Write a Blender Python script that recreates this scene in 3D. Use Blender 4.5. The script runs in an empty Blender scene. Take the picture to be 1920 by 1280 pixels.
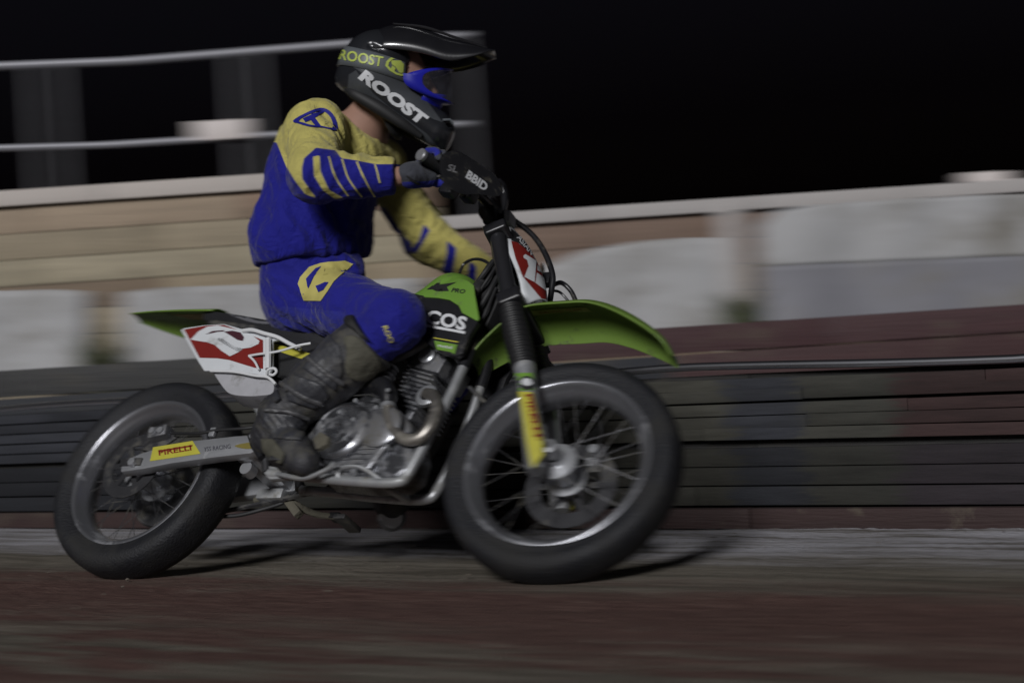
import bpy, bmesh, math, random
import numpy as np
from mathutils import Vector, Matrix, noise
from mathutils.bvhtree import BVHTree

random.seed(7)
rng = np.random.default_rng(7)
S = bpy.context.scene
COL = S.collection

# ------------------------------------------------------------------ camera, world, sun, exposure
FPX, CAM_H, PITCH, ROLL = 3025.05, 0.51719, 0.018861, 0.064972      # focal length in photo pixels (1920 wide)
cd = bpy.data.cameras.new("camera"); cam = bpy.data.objects.new("camera", cd); COL.objects.link(cam)
cd.sensor_width = 36.0; cd.lens = FPX / 1920 * 36.0
cd.clip_start = 0.05; cd.clip_end = 2000
cp, sp = math.cos(PITCH), math.sin(PITCH)
Fv = Vector((0, cp, sp)); Uv0 = Vector((0, -sp, cp)); Rv0 = Vector((1, 0, 0))
cr_, sr_ = math.cos(ROLL), math.sin(ROLL)
Rv = Rv0 * cr_ - Uv0 * sr_
Uv = Rv0 * sr_ + Uv0 * cr_
Mc = Matrix((Rv, Uv, -Fv)).transposed().to_4x4(); Mc.translation = Vector((0, 0, CAM_H))
cam.matrix_world = Mc
cd.dof.use_dof = True; cd.dof.focus_distance = 4.55; cd.dof.aperture_fstop = 4.6; cd.dof.aperture_ratio = 0.052
S.camera = cam

SUN_EL, SUN_AZ = math.radians(26), math.radians(-20)     # azimuth: from the camera side, a little to the left
sun_from = Vector((math.sin(SUN_AZ) * math.cos(SUN_EL), -math.cos(SUN_AZ) * math.cos(SUN_EL), math.sin(SUN_EL)))
w = bpy.data.worlds.new("World"); S.world = w; w.use_nodes = True
nt = w.node_tree; bg = nt.nodes["Background"]
sky = nt.nodes.new("ShaderNodeTexSky"); sky.sky_type = 'NISHITA'; sky.sun_disc = False; sky.ozone_density = 6.0; sky.dust_density = 0.2
sky.sun_elevation = math.radians(-2.4); sky.sun_rotation = math.atan2(sun_from.x, sun_from.y)
hsv = nt.nodes.new("ShaderNodeHueSaturation"); hsv.inputs["Saturation"].default_value = 0.35; nt.links.new(sky.outputs[0], hsv.inputs["Color"])
nt.links.new(hsv.outputs[0], bg.inputs[0]); bg.inputs[1].default_value = 0.055
sl = bpy.data.lights.new("floodlight_sun", 'SUN'); so = bpy.data.objects.new("floodlight_sun", sl); COL.objects.link(so)
sl.energy = 2.6; sl.angle = math.radians(15); sl.color = (0.99, 0.985, 1.0)
so.rotation_euler = (-sun_from).to_track_quat('-Z', 'Y').to_euler()
S.render.engine = 'CYCLES'
S.view_settings.view_transform = 'Standard'; S.view_settings.look = 'None'
S.view_settings.exposure = 0.0; S.view_settings.gamma = 1.0; S.view_settings.use_curve_mapping = False
S.cycles.max_bounces = 6; S.cycles.sample_clamp_indirect = 4.0

# ------------------------------------------------------------------ survey: rays of the photo, poses of the machine
V3 = lambda *a: np.array(a, float)
def ray(px, py):
    x, y = px - 960, py - 640
    u = cr_ * x - sr_ * y; v = sr_ * x + cr_ * y
    d0, d2 = u / FPX, -v / FPX
    return V3(d0, cp - sp * d2, sp + cp * d2)
EYE = V3(0, 0, CAM_H)
def W(px, py, Y):
    d = ray(px, py); return EYE + d * (Y / d[1])
def G(px, py, z=0.0):
    d = ray(px, py); return EYE + d * ((z - CAM_H) / d[2])
def proj(P):
    P = np.atleast_2d(P) - EYE
    x = P[:, 0]; y = cp * P[:, 1] + sp * P[:, 2]; z = -sp * P[:, 1] + cp * P[:, 2]
    u = FPX * x / y; v = -FPX * z / y
    return np.stack([960 + cr_ * u + sr_ * v, 640 - sr_ * u + cr_ * v], 1)
def frame(psi, phi):
    fw = V3(math.cos(psi), -math.sin(psi), 0); r = V3(-math.sin(psi), -math.cos(psi), 0); z = V3(0, 0, 1)
    return fw, r * math.cos(phi) + z * math.sin(phi), z * math.cos(phi) - r * math.sin(phi)
FW, RT, UP = frame(0.51182, 0.59337)                 # bike: yaw towards the camera, lean away from it
FF, FRT, FU = frame(0.37180, 0.64461)                # steered front end
CR = V3(-1.10108, 4.78722, 0.27033)                  # rear axle
CF = V3(0.10484, 4.10165, 0.25981)                   # front axle
BASE = V3(CR[0], CR[1], 0.0)
MB_ = Matrix((Vector(FW), Vector(-RT), Vector(UP))).transposed().to_4x4(); MB_.translation = Vector(CR)
MBI = MB_.inverted()
def tolocal(P):                                       # world -> bike local (x forward, y left, z up from rear axle)
    q = P - CR; return V3(q @ FW, -(q @ RT), q @ UP)
def toworld(P): return CR + FW * P[0] - RT * P[1] + UP * P[2]
def B(px, py, off):                                   # photo ray met with the bike's upright plane at lateral offset off (+ = right)
    d = ray(px, py); t = ((CR - EYE) @ RT + off) / (d @ RT); return tolocal(EYE + d * t)
def F(px, py, off):                                   # the same for the steered front end, in its own frame (forward, right, up of front axle)
    d = ray(px, py); t = ((CF - EYE) @ FRT + off) / (d @ FRT); q = EYE + d * t - CF
    return V3(q @ FF, q @ FRT, q @ FU)
def fl(x, off, z): return tolocal(CF + FF * x + FRT * off + FU * z)

# ------------------------------------------------------------------ materials
MATS = {}
def mat(name, col, rough=0.5, metal=0.0, var=0.15, scale=30, bump=0.0, bscale=120, mud=None, mudamt=0.0, mudscale=9, spec=0.5, coat=0.0, stretch=None, transl=0.0):
    if name in MATS: return MATS[name]
    m = bpy.data.materials.new(name); m.use_nodes = True; n = m.node_tree; L = n.links
    p = n.nodes["Principled BSDF"]
    p.inputs["Roughness"].default_value = rough; p.inputs["Metallic"].default_value = metal
    p.inputs["Specular IOR Level"].default_value = spec; p.inputs["Coat Weight"].default_value = coat
    tc = n.nodes.new("ShaderNodeTexCoord"); src = tc.outputs["Object"]
    if stretch:
        mp = n.nodes.new("ShaderNodeMapping"); mp.inputs["Scale"].default_value = stretch; L.new(src, mp.inputs[0]); src = mp.outputs[0]
    nz = n.nodes.new("ShaderNodeTexNoise"); nz.inputs["Scale"].default_value = scale; nz.inputs["Detail"].default_value = 5; L.new(src, nz.inputs["Vector"])
    mx = n.nodes.new("ShaderNodeMix"); mx.data_type = 'RGBA'
    c = np.array(col)
    mx.inputs[6].default_value = (*np.clip(c * (1 - var), 0, 1), 1); mx.inputs[7].default_value = (*np.clip(c * (1 + var), 0, 1), 1)
    L.new(nz.outputs[0], mx.inputs[0]); out = mx.outputs[2]
    if mud is not None and mudamt > 0:
        n2 = n.nodes.new("ShaderNodeTexNoise"); n2.inputs["Scale"].default_value = mudscale; n2.inputs["Detail"].default_value = 8; n2.inputs["Roughness"].default_value = 0.65
        L.new(tc.outputs["Object"], n2.inputs["Vector"])
        rp = n.nodes.new("ShaderNodeMapRange"); rp.inputs[1].default_value = 0.62 - mudamt * 0.35; rp.inputs[2].default_value = 0.78 - mudamt * 0.25
        L.new(n2.outputs[0], rp.inputs[0])
        m2 = n.nodes.new("ShaderNodeMix"); m2.data_type = 'RGBA'; m2.inputs[7].default_value = (*mud, 1)
        L.new(rp.outputs[0], m2.inputs[0]); L.new(out, m2.inputs[6]); out = m2.outputs[2]
        mr = n.nodes.new("ShaderNodeMix"); mr.data_type = 'FLOAT'; mr.inputs[2].default_value = rough; mr.inputs[3].default_value = 0.85
        L.new(rp.outputs[0], mr.inputs[0]); L.new(mr.outputs[0], p.inputs["Roughness"])
        if metal > 0:
            mm = n.nodes.new("ShaderNodeMix"); mm.data_type = 'FLOAT'; mm.inputs[2].default_value = metal; mm.inputs[3].default_value = 0.0
            L.new(rp.outputs[0], mm.inputs[0]); L.new(mm.outputs[0], p.inputs["Metallic"])
    L.new(out, p.inputs["Base Color"])
    if bump > 0:
        n3 = n.nodes.new("ShaderNodeTexNoise"); n3.inputs["Scale"].default_value = bscale; n3.inputs["Detail"].default_value = 6; L.new(src, n3.inputs["Vector"])
        bp = n.nodes.new("ShaderNodeBump"); bp.inputs["Strength"].default_value = bump; bp.inputs["Distance"].default_value = 0.01
        L.new(n3.outputs[0], bp.inputs["Height"]); L.new(bp.outputs[0], p.inputs["Normal"])
    if transl > 0:                                     # thin moulded plastic lets some light through
        tb = n.nodes.new("ShaderNodeBsdfTranslucent"); L.new(out, tb.inputs["Color"])
        ms = n.nodes.new("ShaderNodeMixShader"); ms.inputs[0].default_value = transl; L.new(p.outputs[0], ms.inputs[1]); L.new(tb.outputs[0], ms.inputs[2])
        L.new(ms.outputs[0], n.nodes["Material Output"].inputs["Surface"])
    MATS[name] = m
    return m
MUD = (0.085, 0.078, 0.058)
M_green = lambda: mat("green_plastic", (0.135, 0.265, 0.042), 0.34, var=0.10, scale=14, mud=MUD, mudamt=0.12, mudscale=22)
M_guard = lambda: mat("green_mudguard", (0.205, 0.33, 0.066), 0.34, var=0.14, scale=14, mud=MUD, mudamt=0.2, mudscale=22, transl=0.38)
M_white = lambda: mat("white_plastic", (0.54, 0.56, 0.58), 0.42, var=0.06, mud=(0.2, 0.19, 0.17), mudamt=0.12, mudscale=16)
M_red = lambda: mat("red_print", (0.17, 0.014, 0.011), 0.45, var=0.12)
M_black = lambda: mat("black_plastic", (0.012, 0.012, 0.014), 0.35, var=0.3, mud=MUD, mudamt=0.10, mudscale=20)
M_blackm = lambda: mat("black_matte", (0.010, 0.010, 0.011), 0.65, var=0.3)
M_rubber = lambda: mat("tyre_rubber", (0.010, 0.0105, 0.013), 0.62, var=0.25, scale=50, bump=0.35, bscale=160, mud=(0.019, 0.0185, 0.018), mudamt=0.4, mudscale=7, spec=0.35)
M_alu = lambda: mat("aluminium", (0.46, 0.47, 0.49), 0.36, 0.7, var=0.12, scale=20, mud=MUD, mudamt=0.15, mudscale=12)
M_rim = lambda: mat("rim_alloy", (0.34, 0.345, 0.37), 0.30, 0.86, var=0.12, scale=8, mud=(0.10, 0.10, 0.10), mudamt=0.12, mudscale=9)
M_steel = lambda: mat("frame_steel", (0.42, 0.43, 0.44), 0.40, 0.65, var=0.15, mud=MUD, mudamt=0.28, mudscale=14)
M_dsteel = lambda: mat("dark_steel", (0.09, 0.09, 0.095), 0.45, 0.8, var=0.25, mud=MUD, mudamt=0.4, mudscale=18)
M_eng = lambda: mat("engine_case", (0.25, 0.255, 0.275), 0.27, 0.92, var=0.4, scale=40, mud=(0.06, 0.055, 0.042), mudamt=0.40, mudscale=10)
M_pipe = lambda: mat("exhaust_steel", (0.33, 0.31, 0.28), 0.40, 0.85, var=0.2, mud=MUD, mudamt=0.35, mudscale=12)
M_yel = lambda: mat("yellow_sticker", (0.42, 0.39, 0.05), 0.45, var=0.1)
M_seat = lambda: mat("seat_vinyl", (0.014, 0.014, 0.016), 0.5, var=0.3, bump=0.15, bscale=300)
M_mud = lambda: mat("caked_mud", MUD, 0.9, var=0.3, bump=0.5, bscale=90)
M_boot = lambda: mat("boot_leather", (0.022, 0.022, 0.026), 0.6, var=0.6, scale=25, bump=0.35, bscale=70, mud=(0.066, 0.062, 0.050), mudamt=0.42, mudscale=17)
M_skin = lambda: mat("skin", (0.30, 0.175, 0.13), 0.65, var=0.12, spec=0.2)
M_hshell = lambda: mat("helmet_shell", (0.016, 0.017, 0.020), 0.28, var=0.2, scale=8, coat=0.3)
M_hgrey = lambda: mat("helmet_grey", (0.10, 0.11, 0.12), 0.45, var=0.15)
M_lett = lambda: mat("white_lettering", (0.55, 0.56, 0.58), 0.5, var=0.05)
M_neon = lambda: mat("neon_lettering", (0.42, 0.50, 0.10), 0.5, var=0.05)
M_blue = lambda: mat("blue_plastic", (0.012, 0.014, 0.30), 0.35, var=0.1)
M_glove = lambda: mat("glove_cloth", (0.035, 0.038, 0.048), 0.75, var=0.3, bump=0.3, bscale=260)

# ------------------------------------------------------------------ mesh tools
def obj(name, verts, faces, m, parent=None, smooth=True, sharp=40, bevel=0.0, bseg=2, solid=0.0, clean=False):
    me = bpy.data.meshes.new(name)
    me.from_pydata([tuple(map(float, v)) for v in verts], [], [tuple(f) for f in faces])
    bm = bmesh.new(); bm.from_mesh(me)
    if clean: bmesh.ops.remove_doubles(bm, verts=bm.verts, dist=1e-5)
    bmesh.ops.recalc_face_normals(bm, faces=bm.faces)
    if bevel > 0:
        es = [e for e in bm.edges if len(e.link_faces) == 2 and e.calc_face_angle(0) > math.radians(30)]
        bmesh.ops.bevel(bm, geom=es, offset=bevel, segments=bseg, profile=0.6, affect='EDGES', clamp_overlap=True)
    bm.to_mesh(me); bm.free()
    if smooth:
        me.polygons.foreach_set("use_smooth", [True] * len(me.polygons)); me.set_sharp_from_angle(angle=math.radians(sharp))
    ms = m if isinstance(m, (list, tuple)) else [m]
    for q in ms: me.materials.append(q() if callable(q) else q)
    o = bpy.data.objects.new(name, me); COL.objects.link(o)
    if parent is not None: o.parent = parent
    if solid: s = o.modifiers.new("solid", 'SOLIDIFY'); s.thickness = solid; s.offset = 0
    return o
def empty(name, parent=None, loc=None, M=None):
    o = bpy.data.objects.new(name, None); COL.objects.link(o); o.empty_display_size = 0.1
    if parent is not None: o.parent = parent
    if M is not None: o.matrix_world = M
    elif loc is not None: o.location = loc
    return o
def tag(o, label=None, cat=None, group=None, kind=None):
    if label: o["label"] = label
    if cat: o["category"] = cat
    if group: o["group"] = group
    if kind: o["kind"] = kind
    return o
def catmull(pts, n=6, closed=False):
    P = np.array(pts, float); N = len(P); out = []
    rng_ = range(N if closed else N - 1)
    for i in rng_:
        p1, p2 = P[i], P[(i + 1) % N]
        p0 = P[(i - 1) % N] if closed or i > 0 else 2 * p1 - p2
        p3 = P[(i + 2) % N] if closed or i + 2 < N else 2 * p2 - p1
        for k in range(n):
            t = k / n
            out.append(0.5 * (2 * p1 + (p2 - p0) * t + (2 * p0 - 5 * p1 + 4 * p2 - p3) * t * t + (3 * p1 - p0 - 3 * p2 + p3) * t ** 3))
    if not closed: out.append(P[-1])
    return np.array(out)
def tube_geo(pts, r, seg=10, closed=False, sx=1.0):
    P = np.array(pts, float); N = len(P)
    R = np.full(N, r, float) if np.isscalar(r) else np.interp(np.linspace(0, 1, N), np.linspace(0, 1, len(r)), r)
    T = np.gradient(P, axis=0) if not closed else (np.roll(P, -1, 0) - np.roll(P, 1, 0))
    T /= np.linalg.norm(T, axis=1)[:, None] + 1e-12
    nrm = np.cross(T[0], V3(0, 1, 0)); 
    if np.linalg.norm(nrm) < 0.2: nrm = np.cross(T[0], V3(1, 0, 0))
    vs, fs = [], []
    for i in range(N):
        nrm = nrm - T[i] * (nrm @ T[i]); nrm /= np.linalg.norm(nrm); b = np.cross(T[i], nrm)
        for k in range(seg):
            a = 2 * math.pi * k / seg; vs.append(P[i] + R[i] * (math.cos(a) * nrm * sx + math.sin(a) * b))
    M = N if closed else N - 1
    for i in range(M):
        for k in range(seg):
            j = (i + 1) % N; fs.append((i * seg + k, i * seg + (k + 1) % seg, j * seg + (k + 1) % seg, j * seg + k))
    if not closed:
        fs.append(tuple(range(seg))[::-1]); fs.append(tuple((N - 1) * seg + k for k in range(seg)))
    return vs, fs
def tube(name, pts, r, m, parent, seg=10, closed=False, smooth_n=0, **k):
    if smooth_n: pts = catmull(pts, smooth_n, closed)
    v, f = tube_geo(pts, r, seg, closed); return obj(name, v, f, m, parent, **k)
def merge(parts):
    V, Fs = [], []
    for v, f in parts:
        o = len(V); V += list(v); Fs += [tuple(i + o for i in q) for q in f]
    return V, Fs
def prism_geo(poly, y0, y1, fn=None):                # poly: [(x,z)] in bike local, extruded from lateral y0 to y1 (y = left)
    n = len(poly)
    if fn is None: fn = lambda x, y, z: (x, y, z)
    v = [fn(p[0], y0, p[1]) for p in poly] + [fn(p[0], y1, p[1]) for p in poly]
    f = [tuple(range(n)), tuple(range(2 * n - 1, n - 1, -1))] + [(i, (i + 1) % n, n + (i + 1) % n, n + i) for i in range(n)]
    return v, f
def bpoly(pix, off):                                  # photo outline -> (x,z) outline in the plane at offset off
    out = []
    for a, b in pix:
        q = B(a, b, off); out.append((q[0], q[2]))
    return out
def plate(name, pix, off, thick, m, parent, bevel=0.003, sm=0, **k):
    if sm: pix = catmull(pix, sm, True)
    v, f = prism_geo(bpoly(pix, off), -off, -(off - thick)); return obj(name, v, f, m, parent, bevel=bevel, **k)
def box_geo(c, ax, ay, az):
    c, ax, ay, az = map(lambda q: np.array(q, float), (c, ax, ay, az))
    v = [c + sx * ax + sy * ay + sz * az for sx in (-1, 1) for sy in (-1, 1) for sz in (-1, 1)]
    return v, [(0, 1, 3, 2), (4, 6, 7, 5), (0, 4, 5, 1), (2, 3, 7, 6), (0, 2, 6, 4), (1, 5, 7, 3)]
def lathe_geo(prof, c, axis, e1, e2, seg=48, closed=False):   # prof: [(along axis, radius)]
    vs, fs = [], []; n = len(prof)
    c, axis, e1, e2 = map(lambda q: np.array(q, float), (c, axis, e1, e2))
    for k in range(seg):
        a = 2 * math.pi * k / seg; d = math.cos(a) * e1 + math.sin(a) * e2
        for s, r in prof: vs.append(c + axis * s + d * r)
    for k in range(seg):
        k2 = (k + 1) % seg
        for i in range(n if closed else n - 1):
            j = (i + 1) % n; fs.append((k * n + i, k * n + j, k2 * n + j, k2 * n + i))
    return vs, fs
def grid_obj(name, rows, m, parent, solid=0.0, **k):
    nr, nc = len(rows), len(rows[0]); v = [p for r in rows for p in r]
    f = [(i * nc + j, i * nc + j + 1, (i + 1) * nc + j + 1, (i + 1) * nc + j) for i in range(nr - 1) for j in range(nc - 1)]
    return obj(name, v, f, m, parent, solid=solid, **k)

# signed-distance modelling
def rc(p, a, b, ra, rb):
    ba = b - a; t = np.clip(((p - a) @ ba) / (ba @ ba), 0, 1)
    return np.linalg.norm(p - a - t[:, None] * ba, axis=1) - (ra + (rb - ra) * t)
def ell(p, c, A, r):
    q = (p - c) @ np.array(A).T; r = np.array(r)
    k0 = np.linalg.norm(q / r, axis=1); k1 = np.linalg.norm(q / (r * r), axis=1) + 1e-9
    return k0 * (k0 - 1) / k1
def rbox(p, c, A, h, r):
    q = np.abs((p - c) @ np.array(A).T) - (np.array(h) - r)
    return np.linalg.norm(np.maximum(q, 0), axis=1) + np.minimum(q.max(1), 0) - r
def smin(a, b, k):
    h = np.clip(0.5 + 0.5 * (b - a) / k, 0, 1); return b + (a - b) * h - k * h * (1 - h)
def smax(a, b, k): return -smin(-a, -b, k)
def half(p, c, n): n = np.array(n, float); n /= np.linalg.norm(n); return (p - c) @ n
def nets(fn, lo, hi, h):
    lo, hi = np.array(lo, float), np.array(hi, float); n = np.maximum(np.ceil((hi - lo) / h).astype(int) + 1, 4)
    ax = [lo[i] + h * np.arange(n[i]) for i in range(3)]
    D = np.empty(n, np.float64)
    yy, zz = np.meshgrid(ax[1], ax[2], indexing='ij'); base = np.stack([np.zeros(yy.size), yy.ravel(), zz.ravel()], 1)
    for i in range(n[0]):
        base[:, 0] = ax[0][i]; D[i] = fn(base).reshape(n[1], n[2])
    I = D < 0
    cells = np.zeros(n - 1, int)
    for dx in (0, 1):
        for dy in (0, 1):
            for dz in (0, 1): cells += I[dx:n[0] - 1 + dx, dy:n[1] - 1 + dy, dz:n[2] - 1 + dz]
    act = (cells > 0) & (cells < 8); idx = np.argwhere(act)
    vid = -np.ones(n - 1, int); vid[act] = np.arange(len(idx))
    acc = np.zeros((len(idx), 3)); cnt = np.zeros(len(idx))
    cor = [(a, b, c) for a in (0, 1) for b in (0, 1) for c in (0, 1)]
    for a in cor:
        for d in range(3):
            if a[d]: continue
            b = list(a); b[d] = 1
            da = D[tuple((idx + a).T)]; db = D[tuple((idx + b).T)]; s = (da < 0) != (db < 0)
            t = np.where(s, da / np.where(s, da - db, 1), 0)
            pt = np.array(a, float)[None] + np.zeros((len(idx), 3)); pt[:, d] += t
            acc[s] += pt[s]; cnt[s] += 1
    V = lo + h * (idx + acc / cnt[:, None]); Fs = []
    for d in range(3):
        e = [slice(None)] * 3; f = [slice(None)] * 3; e[d] = slice(0, -1); f[d] = slice(1, None)
        ch = I[tuple(e)] != I[tuple(f)]; o1, o2 = (d + 1) % 3, (d + 2) % 3
        q = np.argwhere(ch); q = q[(q[:, o1] > 0) & (q[:, o2] > 0) & (q[:, o1] < n[o1] - 1) & (q[:, o2] < n[o2] - 1)]
        if not len(q): continue
        u = np.zeros(3, int); u[o1] = 1; v = np.zeros(3, int); v[o2] = 1
        g = lambda c: vid[tuple(c.T)]
        quad = np.stack([g(q - u - v), g(q - v), g(q), g(q - u)], 1)
        flip = ~I[tuple(q.T)]; quad[flip] = quad[flip][:, ::-1]
        Fs.append(quad)
    return V, np.concatenate(Fs)
def sdf_obj(name, fn, lo, hi, h, m, parent, M=None, attrs=None, disp=None):
    """closed surface of fn (world coordinates); M = world matrix of the parent chain; attrs: name -> f(verts)"""
    V, Q = nets(fn, lo, hi, h)
    if disp is not None:                               # creases: push the skin in and out along its normals
        e = V[Q]; fnm = np.cross(e[:, 2] - e[:, 0], e[:, 3] - e[:, 1]); N_ = np.zeros_like(V)
        for k in range(4): np.add.at(N_, Q[:, k], fnm)
        N_ /= np.linalg.norm(N_, axis=1)[:, None] + 1e-12
        V = V + N_ * np.array([disp(p) for p in V])[:, None]
    Wv = V
    if M is not None:
        Mi = np.array(M.inverted()); V = V @ Mi[:3, :3].T + Mi[:3, 3]
    me = bpy.data.meshes.new(name); me.vertices.add(len(V)); me.vertices.foreach_set("co", V.astype(np.float32).ravel())
    me.loops.add(Q.size); me.loops.foreach_set("vertex_index", Q.astype(np.int32).ravel())
    me.polygons.add(len(Q)); me.polygons.foreach_set("loop_start", (np.arange(len(Q)) * 4).astype(np.int32))
    me.update(calc_edges=True); me.validate()
    me.polygons.foreach_set("use_smooth", [True] * len(me.polygons))
    for k, g in (attrs or {}).items():
        a = me.attributes.new(k, 'FLOAT', 'POINT'); a.data.foreach_set("value", g(Wv).astype(np.float32))
    me.materials.append(m() if callable(m) else m)
    o = bpy.data.objects.new(name, me); COL.objects.link(o); o.parent = parent
    o["_w"] = 0; del o["_w"]
    return o, BVHTree.FromPolygons([tuple(v) for v in Wv], [tuple(map(int, q)) for q in Q])
def poly_sd(P, poly):                                  # signed distance (inside < 0) of 2-D points to a polygon
    poly = np.array(poly, float); d = np.full(len(P), 1e9); ins = np.zeros(len(P), bool)
    for i in range(len(poly)):
        a, b = poly[i], poly[(i + 1) % len(poly)]; ab = b - a
        t = np.clip(((P - a) @ ab) / (ab @ ab + 1e-12), 0, 1); d = np.minimum(d, np.linalg.norm(P - a - t[:, None] * ab, axis=1))
        c = ((a[1] > P[:, 1]) != (b[1] > P[:, 1])); x = a[0] + (P[:, 1] - a[1]) * ab[0] / (ab[1] if abs(ab[1]) > 1e-9 else 1e-9)
        ins ^= c & (P[:, 0] < x)
    return np.where(ins, -d, d)

# flat print: outlines and lettering wrapped on a surface
def tri_fine(poly, step):
    bm = bmesh.new(); vs = [bm.verts.new((p[0], p[1], 0)) for p in poly]; bm.faces.new(vs)
    bmesh.ops.triangulate(bm, faces=bm.faces)
    return refine(bm, step)
def refine(bm, step):
    for _ in range(6):
        es = [e for e in bm.edges if e.calc_length() > step]
        if not es: break
        bmesh.ops.subdivide_edges(bm, edges=es, cuts=1); bmesh.ops.triangulate(bm, faces=bm.faces)
    bm.verts.index_update()
    v = [(q.co.x, q.co.y) for q in bm.verts]; f = [tuple(x.index for x in q.verts) for q in bm.faces]; bm.free(); return v, f
def text_geo(s, step=0.08, bold=0.0, shear=0.0):       # unit box 0..1 x 0..1
    c = bpy.data.curves.new("t", 'FONT'); c.body = s; c.offset = bold; c.shear = shear; c.resolution_u = 3
    o = bpy.data.objects.new("t", c); COL.objects.link(o)
    dg = bpy.context.evaluated_depsgraph_get(); me = bpy.data.meshes.new_from_object(o.evaluated_get(dg))
    bm = bmesh.new(); bm.from_mesh(me); bpy.data.objects.remove(o); bpy.data.curves.remove(c); bpy.data.meshes.remove(me)
    bmesh.ops.triangulate(bm, faces=bm.faces)
    v = np.array([q.co[:2] for q in bm.verts]); lo, hi = v.min(0), v.max(0)
    for q in bm.verts: q.co.x = (q.co.x - lo[0]) / (hi[0] - lo[0]); q.co.y = (q.co.y - lo[1]) / (hi[1] - lo[1])
    return refine(bm, step)
def cast_geo(v2, f, bvh, lift=0.0018, toM=None):       # photo-plane outline laid on the surface it shows on
    pts, ok = [], []
    for x, y in v2:
        d = ray(x, y); loc, nr, _, _ = bvh.ray_cast(Vector(EYE), Vector(d / np.linalg.norm(d)))
        if loc is None: pts.append((0, 0, 0)); ok.append(False)
        else:
            if nr.dot(Vector(d)) > 0: nr = -nr
            pts.append(np.array(loc + nr * lift)); ok.append(True)
    fs = [q for q in f if all(ok[i] for i in q)]
    fs = [q for q in fs if max(np.linalg.norm(pts[q[i]] - pts[q[i - 1]]) for i in range(len(q))) < 0.06]
    if toM is not None: pts = [np.array(toM @ Vector(p)) for p in pts]
    used = sorted({i for q in fs for i in q}); mp = {i: k for k, i in enumerate(used)}
    return [pts[i] for i in used], [tuple(mp[i] for i in q) for q in fs]
def decal_poly(name, polys, bvh, m, parent, toM, step=8, lift=0.0018, sm=0):
    parts = []
    for p in polys:
        if sm: p = catmull(p, sm, True)
        parts.append(cast_geo(*tri_fine(p, step), bvh, lift, toM))
    v, f = merge(parts)
    return obj(name, v, f, m, parent)
def text_px(s, o, ex, ey, bold=0.0, shear=0.0):        # text box placed in photo pixels: origin, width vector, height vector
    v, f = text_geo(s, 0.12, bold, shear); o, ex, ey = map(lambda q: np.array(q, float), (o, ex, ey))
    return [tuple(o + a * ex + b * ey) for a, b in v], f
def decal_text(name, s, o, ex, ey, bvh, m, parent, toM, bold=0.0, shear=0.0, lift=0.0022):
    v, f = cast_geo(*text_px(s, o, ex, ey, bold, shear), bvh, lift, toM); return obj(name, v, f, m, parent)
def flat_text(name, s, o, ex, ey, off, m, parent, bold=0.0, shear=0.0):   # on an upright plane of the bike
    v, f = text_px(s, o, ex, ey, bold, shear); return obj(name, [B(a, b, off) for a, b in v], f, m, parent)
def flat_poly(name, polys, off, m, parent, sm=0):
    parts = []
    for p in polys:
        if sm: p = catmull(p, sm, True)
        v, f = tri_fine(p, 1e9); parts.append(([B(a, b, off) for a, b in v], f))
    v, f = merge(parts); return obj(name, v, f, m, parent)
def bvh_of(o, M):
    me = o.data; return BVHTree.FromPolygons([M @ v.co for v in me.vertices], [tuple(p.vertices) for p in me.polygons])

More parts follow.
